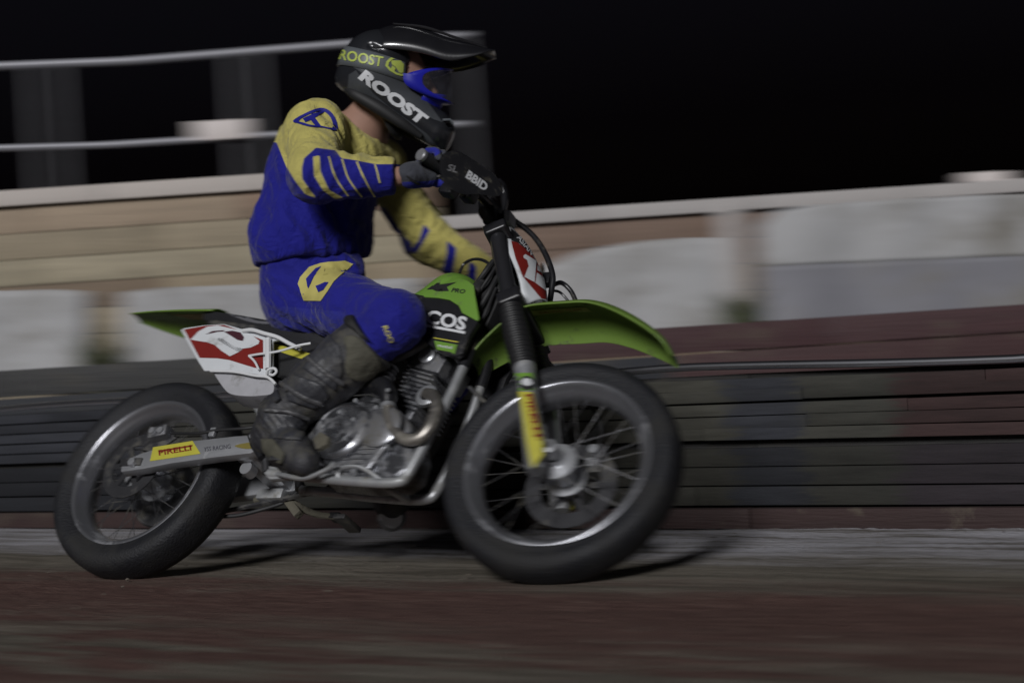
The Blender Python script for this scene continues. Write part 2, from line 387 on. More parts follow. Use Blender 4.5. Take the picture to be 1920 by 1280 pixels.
# ================================================================== SETTING
TD = V3(0.826, -0.563, 0); TD /= np.linalg.norm(TD); TN = V3(-TD[1], TD[0], 0) * -1      # along the track, and from the fence line towards the camera
BA = V3(-2.26, 6.97, 0)                                                                   # foot of the trackside boards
def ground():
    def axis(a, b, step, far):
        core = list(np.arange(a, b + 1e-6, step)); s = step; lo, hi = [], []; x = a
        while x > far[0]: s *= 1.35; x -= s; lo.append(x)
        s = step; x = b
        while x < far[1]: s *= 1.35; x += s; hi.append(x)
        return np.array(lo[::-1] + core + hi)
    xs = axis(-3.2, 2.6, 0.035, (-400, 400)); ys = axis(1.6, 7.2, 0.035, (-60, 700))
    v = []
    for y in ys:
        for x in xs:
            t = x * TD[0] + y * TD[1]; n_ = (V3(x, y, 0) - BA) @ TN
            z = 0.010 * noise.noise((t * 0.9, n_ * 5.0, 0)) + 0.006 * noise.noise((t * 4, n_ * 16, 3)) + 0.003 * noise.noise((x * 30, y * 30, 7))
            dC = min(math.hypot(x - CR[0], y - CR[1] + 0.15), math.hypot(x - CF[0], y - CF[1] + 0.15))
            z *= min(1, max(0.25, dC * 2)); z -= 0.006
            v.append((x, y, z))
    nx = len(xs)
    f = [(j * nx + i, j * nx + i + 1, (j + 1) * nx + i + 1, (j + 1) * nx + i) for j in range(len(ys) - 1) for i in range(nx - 1)]
    m = bpy.data.materials.new("track_dirt"); m.use_nodes = True; n = m.node_tree; L = n.links; p = n.nodes["Principled BSDF"]
    tc = n.nodes.new("ShaderNodeTexCoord")
    mp = n.nodes.new("ShaderNodeMapping"); mp.vector_type = 'POINT'; ang = math.atan2(TD[1], TD[0])
    mp.inputs["Rotation"].default_value = (0, 0, -ang); L.new(tc.outputs["Object"], mp.inputs[0])
    def nz(scale, st, det=6, rough=0.6, off=0):
        q = n.nodes.new("ShaderNodeMapping"); q.inputs["Scale"].default_value = st; q.inputs["Location"].default_value = (off, off, 0); L.new(mp.outputs[0], q.inputs[0])
        t = n.nodes.new("ShaderNodeTexNoise"); t.inputs["Scale"].default_value = scale; t.inputs["Detail"].default_value = det; t.inputs["Roughness"].default_value = rough
        L.new(q.outputs[0], t.inputs["Vector"]); return t.outputs[0]
    def ramp(x, a, b):
        r = n.nodes.new("ShaderNodeMapRange"); r.inputs[1].default_value = a; r.inputs[2].default_value = b; r.interpolation_type = 'SMOOTHSTEP'; L.new(x, r.inputs[0]); return r.outputs[0]
    def mix(fac, a, b):
        q = n.nodes.new("ShaderNodeMix"); q.data_type = 'RGBA'; L.new(fac, q.inputs[0])
        for s, i in ((a, 6), (b, 7)):
            if isinstance(s, tuple): q.inputs[i].default_value = (*s, 1)
            else: L.new(s, q.inputs[i])
        return q.outputs[2]
    sep = n.nodes.new("ShaderNodeSeparateXYZ"); L.new(mp.outputs[0], sep.inputs[0])
    yb = (BA[0] * math.sin(-ang) + BA[1] * math.cos(-ang))            # fence line in track coordinates
    def dist(noise_out, amp):
        a = n.nodes.new("ShaderNodeMath"); a.operation = 'SUBTRACT'; a.inputs[0].default_value = yb; L.new(sep.outputs[1], a.inputs[1])
        b = n.nodes.new("ShaderNodeMath"); b.operation = 'MULTIPLY_ADD'; L.new(noise_out, b.inputs[0]); b.inputs[1].default_value = amp; L.new(a.outputs[0], b.inputs[2]); return b.outputs[0]
    streak = nz(1.0, (1.4, 16.0, 1), 9, 0.68); patch = nz(1.0, (1.3, 5.0, 1), 9, 0.68, 5.3); fine = nz(1.0, (9, 40, 10), 4)
    base = mix(ramp(streak, 0.35, 0.65), (0.078, 0.068, 0.053), (0.175, 0.156, 0.128))
    red = mix(ramp(fine, 0.3, 0.7), (0.074, 0.038, 0.032), (0.125, 0.074, 0.062))
    dd = dist(patch, 1.1)
    redzone = ramp(dd, 1.55, 2.0)
    greyagain = ramp(nz(1.0, (1.5, 7.5, 1), 9, 0.7, 9.1), 0.44, 0.56)
    c1 = mix(redzone, base, red)
    gz = n.nodes.new("ShaderNodeMath"); gz.operation = 'MULTIPLY'; L.new(greyagain, gz.inputs[0]); L.new(ramp(dist(streak, 0.6), 1.9, 2.5), gz.inputs[1])
    c2 = mix(gz.outputs[0], c1, base)
    pale = n.nodes.new("ShaderNodeMath"); pale.operation = 'MULTIPLY'                       # paler dry dust on the shoulder by the fence
    inv = n.nodes.new("ShaderNodeMath"); inv.operation = 'SUBTRACT'; inv.inputs[0].default_value = 1.0; L.new(ramp(dist(patch, 0.7), 0.85, 1.25), inv.inputs[1])
    L.new(inv.outputs[0], pale.inputs[0]); L.new(ramp(streak, 0.30, 0.60), pale.inputs[1])
    c3 = mix(pale.outputs[0], c2, (0.34, 0.335, 0.36))
    L.new(c3, p.inputs["Base Color"]); p.inputs["Roughness"].default_value = 0.85; p.inputs["Specular IOR Level"].default_value = 0.25
    bp = n.nodes.new("ShaderNodeBump"); bp.inputs["Strength"].default_value = 0.9; bp.inputs["Distance"].default_value = 0.012
    L.new(nz(1.0, (22, 55, 20), 8, 0.7), bp.inputs["Height"]); L.new(bp.outputs[0], p.inputs["Normal"])
    o = obj("track_ground", v, f, m, sharp=180); tag(o, "brown and reddish dirt track surface with streaks", kind="structure")
ground()
def clods():                                           # loose crumbs of dirt lying on the track
    v, f = [], []
    ico = [V3(*q) for q in ((0, 0, 1), (.9, 0, .3), (.2, .85, .35), (-.75, .5, .3), (-.7, -.55, .35), (.3, -.85, .3), (0, 0, -.6))]
    fc_ = [(0, 1, 2), (0, 2, 3), (0, 3, 4), (0, 4, 5), (0, 5, 1), (6, 2, 1), (6, 3, 2), (6, 4, 3), (6, 5, 4), (6, 1, 5)]
    for _ in range(1100):
        n_ = random.uniform(0.05, 3.6); t_ = random.uniform(-1.5, 6.5); c = BA + TD * t_ + TN * n_; r = 0.002 + 0.006 * random.random() ** 4; c[2] = r * 0.25
        o = len(v); a = random.uniform(0, 6.28); ca, sa = math.cos(a), math.sin(a)
        for q in ico:
            q = q * (r * random.uniform(0.7, 1.25)); v.append(c + V3(q[0] * ca - q[1] * sa, q[0] * sa + q[1] * ca, q[2] * 0.7))
        f += [tuple(o + i for i in t) for t in fc_]
    o = obj("dirt_clods", v, f, mat("clod_dirt", (0.13, 0.11, 0.09), 0.9, var=0.4, scale=4), smooth=False); tag(o, "loose crumbs of dirt scattered over the track", "dirt", kind="stuff")
clods()

def wood(name, c, var=0.28): return mat(name, c, 0.75, var=var, scale=3.0, bump=0.4, bscale=14, stretch=(0.5, 1, 9), mud=(0.10, 0.085, 0.06), mudamt=0.12, mudscale=5)
def bplane(px, py):                                   # photo ray on the upright plane of the trackside boards
    d = ray(px, py); t = ((BA - EYE) @ TN) / (d @ TN); P = EYE + d * t; return (P - BA) @ TD, P[2]
def trackside_boards():
    root = empty("trackside_barrier", loc=tuple(BA))
    tag(root, "low plank barrier with silver top pipe directly behind the motorcycle", "barrier", kind="thing")
    L = lambda s, n_, z: TD * s + TN * n_ + V3(0, 0, z)
    cols = {"bg": (0.066, 0.064, 0.052), "nv": (0.034, 0.036, 0.044), "ol": (0.050, 0.049, 0.041), "rd": (0.044, 0.025, 0.024), "gy": (0.044, 0.044, 0.041)}
    cut = [-1.6, -0.8, -0.05] + [bplane(x, 850)[0] for x in (330, 640, 860, 1130, 1375, 1510, 1690, 1935)] + [bplane(1935, 850)[0] + 0.5, bplane(1935, 850)[0] + 1.2]
    key = ["nv", "ol", "nv", "ol", "gy", "ol", "bg", "nv", "ol", "rd", "rd", "nv", "rd"][:len(cut) - 1]
    zs = [(0.062, 0.118, 0.0), (0.122, 0.176, 0.004), (0.180, 0.236, 0.0)] + [(0.256 + 0.0405 * k, 0.256 + 0.0405 * k + 0.036, 0.012) for k in range(5)]
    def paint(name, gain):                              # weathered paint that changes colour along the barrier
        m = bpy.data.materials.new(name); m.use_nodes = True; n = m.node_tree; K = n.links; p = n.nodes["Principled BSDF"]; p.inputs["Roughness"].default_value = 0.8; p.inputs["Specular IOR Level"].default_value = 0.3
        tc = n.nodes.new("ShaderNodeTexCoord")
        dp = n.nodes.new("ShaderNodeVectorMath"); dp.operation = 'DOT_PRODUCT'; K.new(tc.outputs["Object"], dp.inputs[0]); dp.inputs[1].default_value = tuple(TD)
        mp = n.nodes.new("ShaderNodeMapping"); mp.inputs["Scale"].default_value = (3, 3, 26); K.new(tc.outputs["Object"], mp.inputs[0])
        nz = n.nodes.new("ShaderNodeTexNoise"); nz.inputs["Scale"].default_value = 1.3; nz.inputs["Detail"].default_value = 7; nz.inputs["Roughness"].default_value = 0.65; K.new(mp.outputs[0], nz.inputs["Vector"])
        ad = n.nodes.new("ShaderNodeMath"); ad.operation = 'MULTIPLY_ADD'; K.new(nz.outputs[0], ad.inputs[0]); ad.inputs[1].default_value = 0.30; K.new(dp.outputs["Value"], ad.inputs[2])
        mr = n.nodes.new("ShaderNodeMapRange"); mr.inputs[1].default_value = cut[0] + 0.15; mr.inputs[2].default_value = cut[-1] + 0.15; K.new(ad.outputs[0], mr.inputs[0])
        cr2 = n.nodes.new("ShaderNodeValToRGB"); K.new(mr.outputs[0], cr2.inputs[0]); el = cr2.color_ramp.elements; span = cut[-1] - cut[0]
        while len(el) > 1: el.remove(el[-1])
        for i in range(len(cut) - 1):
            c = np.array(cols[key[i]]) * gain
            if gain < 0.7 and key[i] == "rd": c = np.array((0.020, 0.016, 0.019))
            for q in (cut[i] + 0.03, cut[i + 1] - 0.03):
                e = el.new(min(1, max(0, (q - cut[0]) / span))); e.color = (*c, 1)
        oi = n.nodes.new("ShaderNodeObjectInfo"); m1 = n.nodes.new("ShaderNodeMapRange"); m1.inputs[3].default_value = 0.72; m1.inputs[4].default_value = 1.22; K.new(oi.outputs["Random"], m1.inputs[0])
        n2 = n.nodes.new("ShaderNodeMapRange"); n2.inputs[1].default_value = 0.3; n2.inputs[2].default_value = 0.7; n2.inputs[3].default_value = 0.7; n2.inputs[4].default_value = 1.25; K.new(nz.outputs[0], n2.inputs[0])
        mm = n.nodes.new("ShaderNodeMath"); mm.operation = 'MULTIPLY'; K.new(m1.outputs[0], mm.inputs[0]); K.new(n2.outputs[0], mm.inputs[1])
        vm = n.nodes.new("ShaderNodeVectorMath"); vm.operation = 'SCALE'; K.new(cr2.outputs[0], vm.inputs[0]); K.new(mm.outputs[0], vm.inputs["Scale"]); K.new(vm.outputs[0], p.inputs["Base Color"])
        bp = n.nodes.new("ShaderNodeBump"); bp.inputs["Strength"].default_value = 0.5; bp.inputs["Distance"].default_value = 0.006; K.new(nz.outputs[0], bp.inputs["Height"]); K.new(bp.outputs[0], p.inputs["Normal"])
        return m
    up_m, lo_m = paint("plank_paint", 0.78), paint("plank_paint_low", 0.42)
    for k, (z0, z1, pr) in enumerate(zs):
        x = cut[0] - random.uniform(0, 1.2)
        while x < cut[-1]:
            ln = random.uniform(1.3, 2.1); a, b = max(x, cut[0]) + 0.001, min(x + ln, cut[-1]) - 0.001; x += ln
            if b - a < 0.04: continue
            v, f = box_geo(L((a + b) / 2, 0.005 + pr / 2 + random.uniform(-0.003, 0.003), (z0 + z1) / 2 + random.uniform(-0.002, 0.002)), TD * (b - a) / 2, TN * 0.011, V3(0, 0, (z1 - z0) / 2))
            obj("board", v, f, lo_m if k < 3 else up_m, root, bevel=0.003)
    bk = [cut[0], cut[0] + 1.7, cut[0] + 3.5, cut[0] + 5.2, cut[-1]]
    for i in range(len(bk) - 1):
        a, b = bk[i] + 0.002, bk[i + 1] - 0.002
        v, f = box_geo(L((a + b) / 2, 0.03, 0.026), TD * (b - a) / 2, TN * 0.022, V3(0, 0, 0.030))
        obj("kick_board", v, f, wood("kick_red", (0.030, 0.015, 0.014)), root, bevel=0.004)
        v, f = box_geo(L((a + b) / 2, -0.022, 0.235), TD * (b - a) / 2, TN * 0.008, V3(0, 0, 0.22)); obj("gap_block_sheet", v, f, wood("gap_block_dark", (0.018, 0.017, 0.016)), root)  # added dark sheet, stops light showing through the board gaps so they stay dark
        for q in (a + 0.05, (a + b) / 2):
            v, f = box_geo(L(q, -0.062, 0.215), TD * 0.02, TN * 0.03, V3(0, 0, 0.235)); obj("post", v, f, wood("post_dark", (0.06, 0.055, 0.045)), root, bevel=0.004)
    zf = lambda s: np.interp(s, [-2, bplane(1280, 850)[0], bplane(1920, 850)[0], 9], [1.04, 1.04, 0.962, 0.93])
    for ch in root.children:
        for q in ch.data.vertices: q.co.z *= zf(Vector(q.co).dot(Vector(TD)))
    pts = [L(s, 0.02, 0.478 * zf(s) + 0.006 * math.sin(s * 1.7) + 0.004 * math.sin(s * 4.1)) for s in np.linspace(cut[0], cut[-1], 60)]
    tube("top_pipe", pts, 0.0125, mat("pipe_silver", (0.6, 0.61, 0.65), 0.3, 1.0, var=0.2, scale=6), root, seg=12)
trackside_boards()

def row_boards(root, x0, x1, Y, z0, z1, n, col, name, thick=0.02, wl=1.3, vary=0.25, gap=0.006, prefix="wb", yoff=0.0, cf=None):
    h = (z1 - z0) / n
    for r in range(n):
        x = x0 - (r % 2) * wl * 0.4
        while x < x1:
            a, b = max(x, x0) + 0.003, min(x + wl, x1) - 0.003
            if b - a > 0.05:
                c = np.array(cf(r, (a + b) / 2) if cf else col) * (1 + random.uniform(-vary, vary))
                m = wood("%s_%d_%d" % (prefix, r, int(x * 10)), tuple(np.clip(c, 0.004, 0.9)))
                v, f = box_geo(((a + b) / 2, Y + yoff + random.uniform(-0.003, 0.003), z0 + h * (r + 0.5)), ((b - a) / 2, 0, 0), (0, thick / 2, 0), (0, 0, h / 2 - gap / 2))
                o = obj(name, v, f, m, root, bevel=0.003)
                o.location = (-root.location.x, -root.location.y, -root.location.z)
            x += wl
def second_barrier():
    Y = 7.55; root = empty("board_barrier", loc=(0, Y, 0)); tag(root, "dark board barrier, red towards one end, between trackside planks and pale wall", "barrier")
    x0, xr = -4.2, W(1040, 640, Y)[0]
    zt = W(1600, 590, Y)[2]
    def cf(r, x):
        if x < xr: return [(0.014, 0.015, 0.018), (0.018, 0.019, 0.022), (0.024, 0.024, 0.024), (0.022, 0.024, 0.030), (0.03, 0.03, 0.03)][r]
        return [(0.035, 0.021, 0.020), (0.042, 0.025, 0.023), (0.046, 0.026, 0.024), (0.050, 0.021, 0.022), (0.046, 0.019, 0.021)][r]
    row_boards(root, x0, 4.6, Y, 0.02, zt, 5, None, "board", wl=1.9, vary=0.14, prefix="b2", cf=cf)
    for x in np.arange(x0 + 0.3, 4.6, 1.24):
        v, f = box_geo((x, 0.05, zt / 2), (0.03, 0, 0), (0, 0.035, 0), (0, 0, zt / 2 - 0.01)); obj("post", v, f, wood("post_dark", (0.06, 0.055, 0.045)), root, bevel=0.004)
second_barrier()

WY = 9.0
XS = W(812, 400, WY)[0]
zL = W(240, 347, WY)[2]; zR = W(1400, 372, WY)[2]
def walls():
    root = empty("pale_wall", loc=(-2.4, WY, 0)); tag(root, "tan painted wall with whitish coping under the railing fence", "wall", kind="thing")
    def cfL(r, x):
        tan = (0.27, 0.225, 0.155); n_ = 11
        if r == n_ - 1: return (0.29, 0.225, 0.16) if x < -1.3 else (0.20, 0.135, 0.095)
        if r == n_ - 3: return (0.27, 0.235, 0.165)
        if r == n_ - 4: return (0.17, 0.125, 0.085) if x < -1.5 else (0.26, 0.21, 0.14)
        return tan
    row_boards(root, -4.9, XS, WY, 0.0, zL - 0.09, 11, None, "wall_panel", wl=1.15, vary=0.10, thick=0.12, prefix="wl", cf=cfL, gap=0.004)
    x = -4.9
    while x < XS:
        b = min(x + 0.9, XS); v, f = box_geo(((x + b) / 2 + 2.4, 0, zL - 0.042), ((b - x) / 2 - 0.003, 0, 0), (0, 0.10, 0), (0, 0, 0.044))
        obj("coping_stone", v, f, mat("coping_pale", (0.44, 0.40, 0.37), 0.8, var=0.12, bump=0.4, bscale=30), root, bevel=0.008); x += 0.9
    root = empty("brown_wall", loc=(2.4, WY, 0)); tag(root, "brown wall with pale coping carrying the grey tarpaulins", "wall", kind="thing")
    def cfR(r, x):
        if x > W(1330, 400, WY)[0] and x < W(1395, 400, WY)[0] + 0.05: return (0.26, 0.2, 0.17)
        return (0.155, 0.105, 0.078) if r >= 7 else (0.17, 0.13, 0.085)
    row_boards(root, XS + 0.004, 4.9, WY, 0.0, zR - 0.075, 9, None, "wall_panel", wl=0.9, vary=0.10, thick=0.12, prefix="wr", cf=cfR, gap=0.004)
    x = XS
    while x < 4.9:
        b = min(x + 0.9, 4.9); v, f = box_geo(((x + b) / 2 - 2.4, 0, zR - 0.036), ((b - x) / 2 - 0.003, 0, 0), (0, 0.10, 0), (0, 0, 0.037))
        obj("coping_stone", v, f, mat("coping_grey", (0.36, 0.34, 0.33), 0.8, var=0.12, bump=0.4, bscale=30), root, bevel=0.008); x += 0.9
    px = W(1362, 400, WY)[0]
    v, f = box_geo((px - 2.4, -0.10, zR / 2 - 0.02), (0.055, 0, 0), (0, 0.035, 0), (0, 0, zR / 2 - 0.02)); obj("pilaster", v, f, mat("coping_grey", (0.36, 0.34, 0.33)), root, bevel=0.006)
walls()

def tarp(name, top, bot, Y, m, label, sag=0.02, nu=40, nv=14):
    tx = [p[0] for p in top]; rows = []; c = W(sum(tx) / len(tx), sum(p[1] for p in bot) / len(bot), Y)
    for j in range(nv + 1):
        r = []
        for i in range(nu + 1):
            x = tx[0] + (tx[-1] - tx[0]) * i / nu; a = np.interp(x, tx, [p[1] for p in top]); b = np.interp(x, [p[0] for p in bot], [p[1] for p in bot])
            P = W(x, a + (b - a) * j / nv, Y)
            P[1] += sag * noise.noise((P[0] * 2.2, P[2] * 1.4, 3)) + sag * 0.5 * noise.noise((P[0] * 9, P[2] * 2, 6)) + 0.012 * math.sin(P[0] * 11 + 3 * noise.noise((P[0], P[2] * 2, 9)))
            r.append(P - c)
        rows.append(r)
    o = grid_obj(name, rows, m, None, solid=0.006, sharp=180); o.location = c; tag(o, label, "tarpaulin", "tarpaulins hung on the walls"); return o
tm = lambda n, c: mat(n, c, 0.7, var=0.22, scale=4, bump=0.5, bscale=8, mud=(0.17, 0.16, 0.14), mudamt=0.42, mudscale=2.2)
tarp("tarpaulin", [(835, 520), (1000, 505), (1100, 470), (1200, 452), (1300, 445), (1372, 446)], [(835, 660), (1372, 640)], WY - 0.11, tm("tarp_white", (0.35, 0.35, 0.355)), "pale grey tarpaulin with sloping top edge behind the front mudguard")
tarp("tarpaulin", [(1424, 425), (1450, 398), (1520, 385), (1650, 376), (1800, 368), (1960, 362)], [(1424, 500), (1960, 478)], WY - 0.13, tm("tarp_pale", (0.33, 0.33, 0.335)), "pale grey tarpaulin hanging beneath the coping at the picture's far end")
tarp("tarpaulin", [(1424, 500), (1700, 488), (1960, 478)], [(1424, 640), (1960, 610)], WY - 0.15, tm("tarp_dark", (0.18, 0.18, 0.20)), "darker grey tarpaulin hanging below the pale one")
tarp("tarpaulin", [(-260, 548), (0, 545), (100, 542), (165, 546)], [(-260, 740), (165, 730)], WY - 0.11, tm("tarp_white", (0.30, 0.30, 0.31)), "pale tarpaulin on the tan wall, in the picture's corner")
tarp("tarpaulin", [(228, 548), (320, 538), (420, 535), (620, 528), (790, 520)], [(228, 730), (790, 690)], WY - 0.11, tm("tarp_white2", (0.33, 0.33, 0.335)), "pale tarpaulin on the tan wall behind the green rear mudguard")

def weeds(px, py, Y, h, wd, n_, label):
    c = W(px, py, Y); v, f = [], []
    for k in range(n_):
        a = random.uniform(0, 6.28); r = wd * math.sqrt(random.random()); b = V3(r * math.cos(a), 0.05 * math.sin(a), 0); hh = h * random.uniform(0.4, 1)
        ln = V3(random.uniform(-.35, .35), random.uniform(-.2, .1), 1) * hh; sd = V3(math.cos(a), math.sin(a), 0) * 0.009; o = len(v)
        v += [b - sd, b + sd, b + ln * 0.6 + sd * 0.8 + V3(0, 0, 0), b + ln * 0.6 - sd * 0.8, b + ln + V3(ln[0] * 0.5, 0, -0.02)]
        f += [(o, o + 1, o + 2, o + 3), (o + 3, o + 2, o + 4)]
    o = obj("weed_clump", v, f, mat("weed_green", (0.075, 0.085, 0.045), 0.7, var=0.3)); o.location = c; tag(o, label, "weeds", "weeds against the walls")
weeds(1398, 640, WY - 0.22, 0.36, 0.07, 90, "green weeds growing between the two tarpaulins")
weeds(196, 735, WY - 0.22, 0.42, 0.08, 90, "green weeds by the tan wall beyond the rear mudguard")

def fence():
    root = empty("railing_fence", loc=(-2.0, WY, zL)); tag(root, "grey tubular railing fence standing on the tan wall", "fence")
    m = mat("galvanised", (0.12, 0.12, 0.13), 0.5, 0.2, var=0.15)
    o0 = V3(-2.0, WY, zL)
    top = lambda px: W(px, np.interp(px, [0, 640, 880], [134, 84, 66]), WY)
    mid = lambda px: W(px, np.interp(px, [0, 360, 880], [285, 262, 232]), WY)
    for px in (-190, -140, 58, 116, 432, 484, 872):
        a = top(px); b = V3(a[0], WY, zL - 0.002) if px < 800 else V3(a[0], WY, zL - 0.30)
        tube("post", [b - o0, a - o0], 0.016, m, root, seg=10)
    tube("top_rail", [top(-250) - o0, top(240) - o0, top(640) - o0, top(876) - o0], 0.027, mat("galvanised_pale", (0.20, 0.20, 0.22), 0.5, 0.2, var=0.15), root, seg=10)
    tube("middle_rail", [mid(-250) - o0, mid(200) - o0, mid(500) - o0, mid(876) - o0], 0.022, mat("galvanised_pale", (0.42, 0.42, 0.45)), root, seg=10)
    a, b = W(362, 229, WY - 0.05), W(468, 258, WY - 0.05); c = (a + b) / 2
    v, f = box_geo((0, 0, 0), (abs(b[0] - a[0]) / 2, 0, 0), (0, 0.006, 0), (0, 0, abs(b[2] - a[2]) / 2)); s = obj("fence_sign", v, f, mat("sign_white", (0.55, 0.50, 0.48), 0.6, var=0.1), bevel=0.003)
    s.location = c; tag(s, "small blank whitish sign on the railing's middle rail", "sign")
    a, b = W(1805, 336, WY - 0.0), W(1890, 362, WY); c = (a + b) / 2; c[2] = zR + 0.028
    v, f = box_geo((0, 0, 0), (abs(b[0] - a[0]) / 2, 0, 0), (0, 0.06, 0), (0, 0, 0.028)); s = obj("white_block", v, f, mat("sign_white", (0.55, 0.50, 0.48)), bevel=0.006)
    s.location = c; tag(s, "white block resting on the coping of the brown wall", "block")
fence()

# ================================================================== MOTORCYCLE
bike = empty("race_motorcycle", M=MB_)
tag(bike, "green flat track motorcycle numbered 12, leaning over with a rider aboard", "motorcycle")
Xl, Yl, Zl = V3(1, 0, 0), V3(0, 1, 0), V3(0, 0, 1)

def wheel(name, ctr, ex, ey, ez, R, OD, tw, rim_m, disc_side, disc_off, disc_r):
    # ctr in bike local; ex forward, ey axle (to the right), ez up
    Wm = Matrix((Vector(ex), Vector(ey), Vector(ez))).transposed().to_4x4(); Wm.translation = Vector(ctr)
    root = empty(name, bike); root.matrix_local = Wm
    O = V3(0, 0, 0)
    h = tw / 2
    tp = [(0.040, R - 0.008), (0.050, R + 0.004), (h * 0.93, R + (OD - R) * 0.30), (h, R + (OD - R) * 0.52), (h * 0.96, R + (OD - R) * 0.70), (h * 0.80, R + (OD - R) * 0.87), (h * 0.5, R + (OD - R) * 0.97), (h * 0.2, OD)]
    half_ = catmull([(-a, b) for a, b in tp], 4)[:-1]; prof = [tuple(q) for q in half_] + [(-tp[-1][0], OD), (tp[-1][0], OD)] + [(-a, b) for a, b in half_[::-1]]
    v, f = lathe_geo(prof, O, Yl, Xl, Zl, 96); ty = obj("tyre", v, f, M_rubber, root, sharp=60)
    rp = [(-0.050, R + 0.008), (-0.053, R + 0.002), (-0.050, R - 0.006), (-0.040, R - 0.010), (-0.030, R - 0.019), (-0.020, R - 0.027), (0, R - 0.030)]
    rp = rp + [(-a, b) for a, b in rp[-2::-1]] + [(0.030, R + 0.002), (0, R - 0.018), (-0.030, R + 0.002)]
    v, f = lathe_geo(rp, O, Yl, Xl, Zl, 96, closed=True); obj("rim", v, f, rim_m, root, sharp=50)
    hp = [(-0.062, 0.0), (-0.062, 0.019), (-0.048, 0.021), (-0.044, 0.052), (-0.038, 0.053), (-0.034, 0.030), (0, 0.027), (0.034, 0.030), (0.038, 0.053), (0.044, 0.052), (0.048, 0.021), (0.062, 0.019), (0.062, 0)]
    v, f = lathe_geo(hp, O, Yl, Xl, Zl, 32); obj("hub", v, f, M_alu, root, sharp=35)
    me = None
    for k in range(32):
        s = 1 if k % 2 else -1; a = 2 * math.pi * k / 32; tw_ = (0.62 if (k // 2) % 2 else -0.62)
        if me is None or True:
            p0 = V3(0.049 * math.cos(a + tw_), s * 0.040, 0.049 * math.sin(a + tw_)); p1 = V3((R - 0.029) * math.cos(a), s * 0.006, (R - 0.029) * math.sin(a))
            sv, sf = tube_geo([p0, p1], 0.0013, 5); obj("spoke", sv, sf, M_dsteel, root)
    n = 40; dv = [];  s = disc_off
    prof = [(s - 0.002, disc_r * 0.66), (s - 0.002, disc_r), (s + 0.002, disc_r), (s + 0.002, disc_r * 0.66)]
    v, f = lathe_geo(prof, O, Yl, Xl, Zl, 64, closed=True)
    arms = []
    for k in range(6):
        a = k * math.pi / 3; d = V3(math.cos(a), 0, math.sin(a)); t = V3(-math.sin(a), 0, math.cos(a))
        arms.append(box_geo(d * disc_r * 0.5 + Yl * s, d * disc_r * 0.22, t * 0.009, Yl * 0.0015))
    obj("brake_disc", *merge([(v, f)] + arms), mat("disc_steel", (0.07, 0.07, 0.075), 0.5, 0.8, var=0.2, mud=MUD, mudamt=0.3), root, sharp=30)
    return root
wheel("rear_wheel", V3(0, 0, 0), Xl, -Yl, Zl, 0.235, 0.316, 0.128, M_rim, 1, 0.078, 0.105)
fc = tolocal(CF); lf = lambda d: V3(d @ FW, -(d @ RT), d @ UP)
wheel("front_wheel", fc, lf(FF), lf(FRT), lf(FU), 0.2412, 0.3139, 0.112, M_rim, -1, -0.075, 0.125)
# final drive on the far side
v, f = lathe_geo([(-0.092, 0.03), (-0.092, 0.105), (-0.086, 0.105), (-0.086, 0.03)], V3(0, 0, 0), -Yl, Xl, Zl, 48, closed=True); obj("rear_sprocket", v, f, M_dsteel, bike, sharp=30)
def loop(ax, az, ra, bx, bz, rb, y):
    a = np.linspace(math.pi / 2, 1.5 * math.pi, 16); L_ = [(ax + ra * math.cos(t), y, az + ra * math.sin(t)) for t in a]
    a = np.linspace(-math.pi / 2, math.pi / 2, 12); return L_ + [(bx + rb * math.cos(t), y, bz + rb * math.sin(t)) for t in a]
tube("drive_chain", loop(0, 0, 0.108, 0.57, 0.03, 0.036, 0.089), 0.0075, M_dsteel, bike, seg=6, closed=True)

# swingarm
SW = [(228, 866), (262, 850), (300, 838), (360, 826), (440, 817), (478, 815), (488, 838), (470, 849), (400, 857), (320, 868), (270, 878), (226, 884)]
sw = plate("swingarm", SW, 0.125, 0.032, M_alu, bike, bevel=0.004)
v, f = prism_geo(bpoly(SW, 0.125), 0.093, 0.125); obj("swingarm", v, f, M_alu, bike, bevel=0.004)
a_ = B(465, 832, 0.12); v, f = box_geo((a_[0] - 0.02, 0, a_[2]), Xl * 0.035, Yl * 0.10, Zl * 0.03); obj("swingarm_brace", v, f, M_alu, bike, bevel=0.006)
flat_poly("sticker", [[(287, 838), (361, 826), (376, 850), (281, 864)]], 0.1265, M_yel, sw)
flat_text("lettering", "PIRELLI", (298, 853.5), (61, -10), (-1.5, -10), 0.1275, M_red, sw, bold=0.02)
flat_poly("lettering_bar", [[(297, 844), (361, 833.5), (360, 836.5), (297, 847)]], 0.1275, M_red, sw)
flat_text("lettering", "YSS RACING", (382, 846), (50, -6), (0, -8), 0.1265, mat("grey_print", (0.06, 0.06, 0.075), 0.5), sw)
flat_poly("sticker", [[(440, 836), (455, 831), (478, 829), (482, 838), (462, 841)]], 0.1265, mat("olive_print", (0.16, 0.13, 0.03), 0.5), sw, sm=3)
for o_, y in ((0.127, -1), (-0.125, 1)):
    v, f = lathe_geo([(0, 0), (0, 0.014), (0.012, 0.013), (0.013, 0.0)], V3(B(250, 868, 0.127)[0], -o_, B(250, 868, 0.127)[2]), Yl * y, Xl, Zl, 6); obj("axle_nut", v, f, M_alu, bike, sharp=25)
v, f = box_geo(V3(*(B(246, 866, 0.127))), Xl * 0.040, Yl * 0.004, Zl * 0.012); obj("chain_adjuster", v, f, M_dsteel, bike, bevel=0.002)
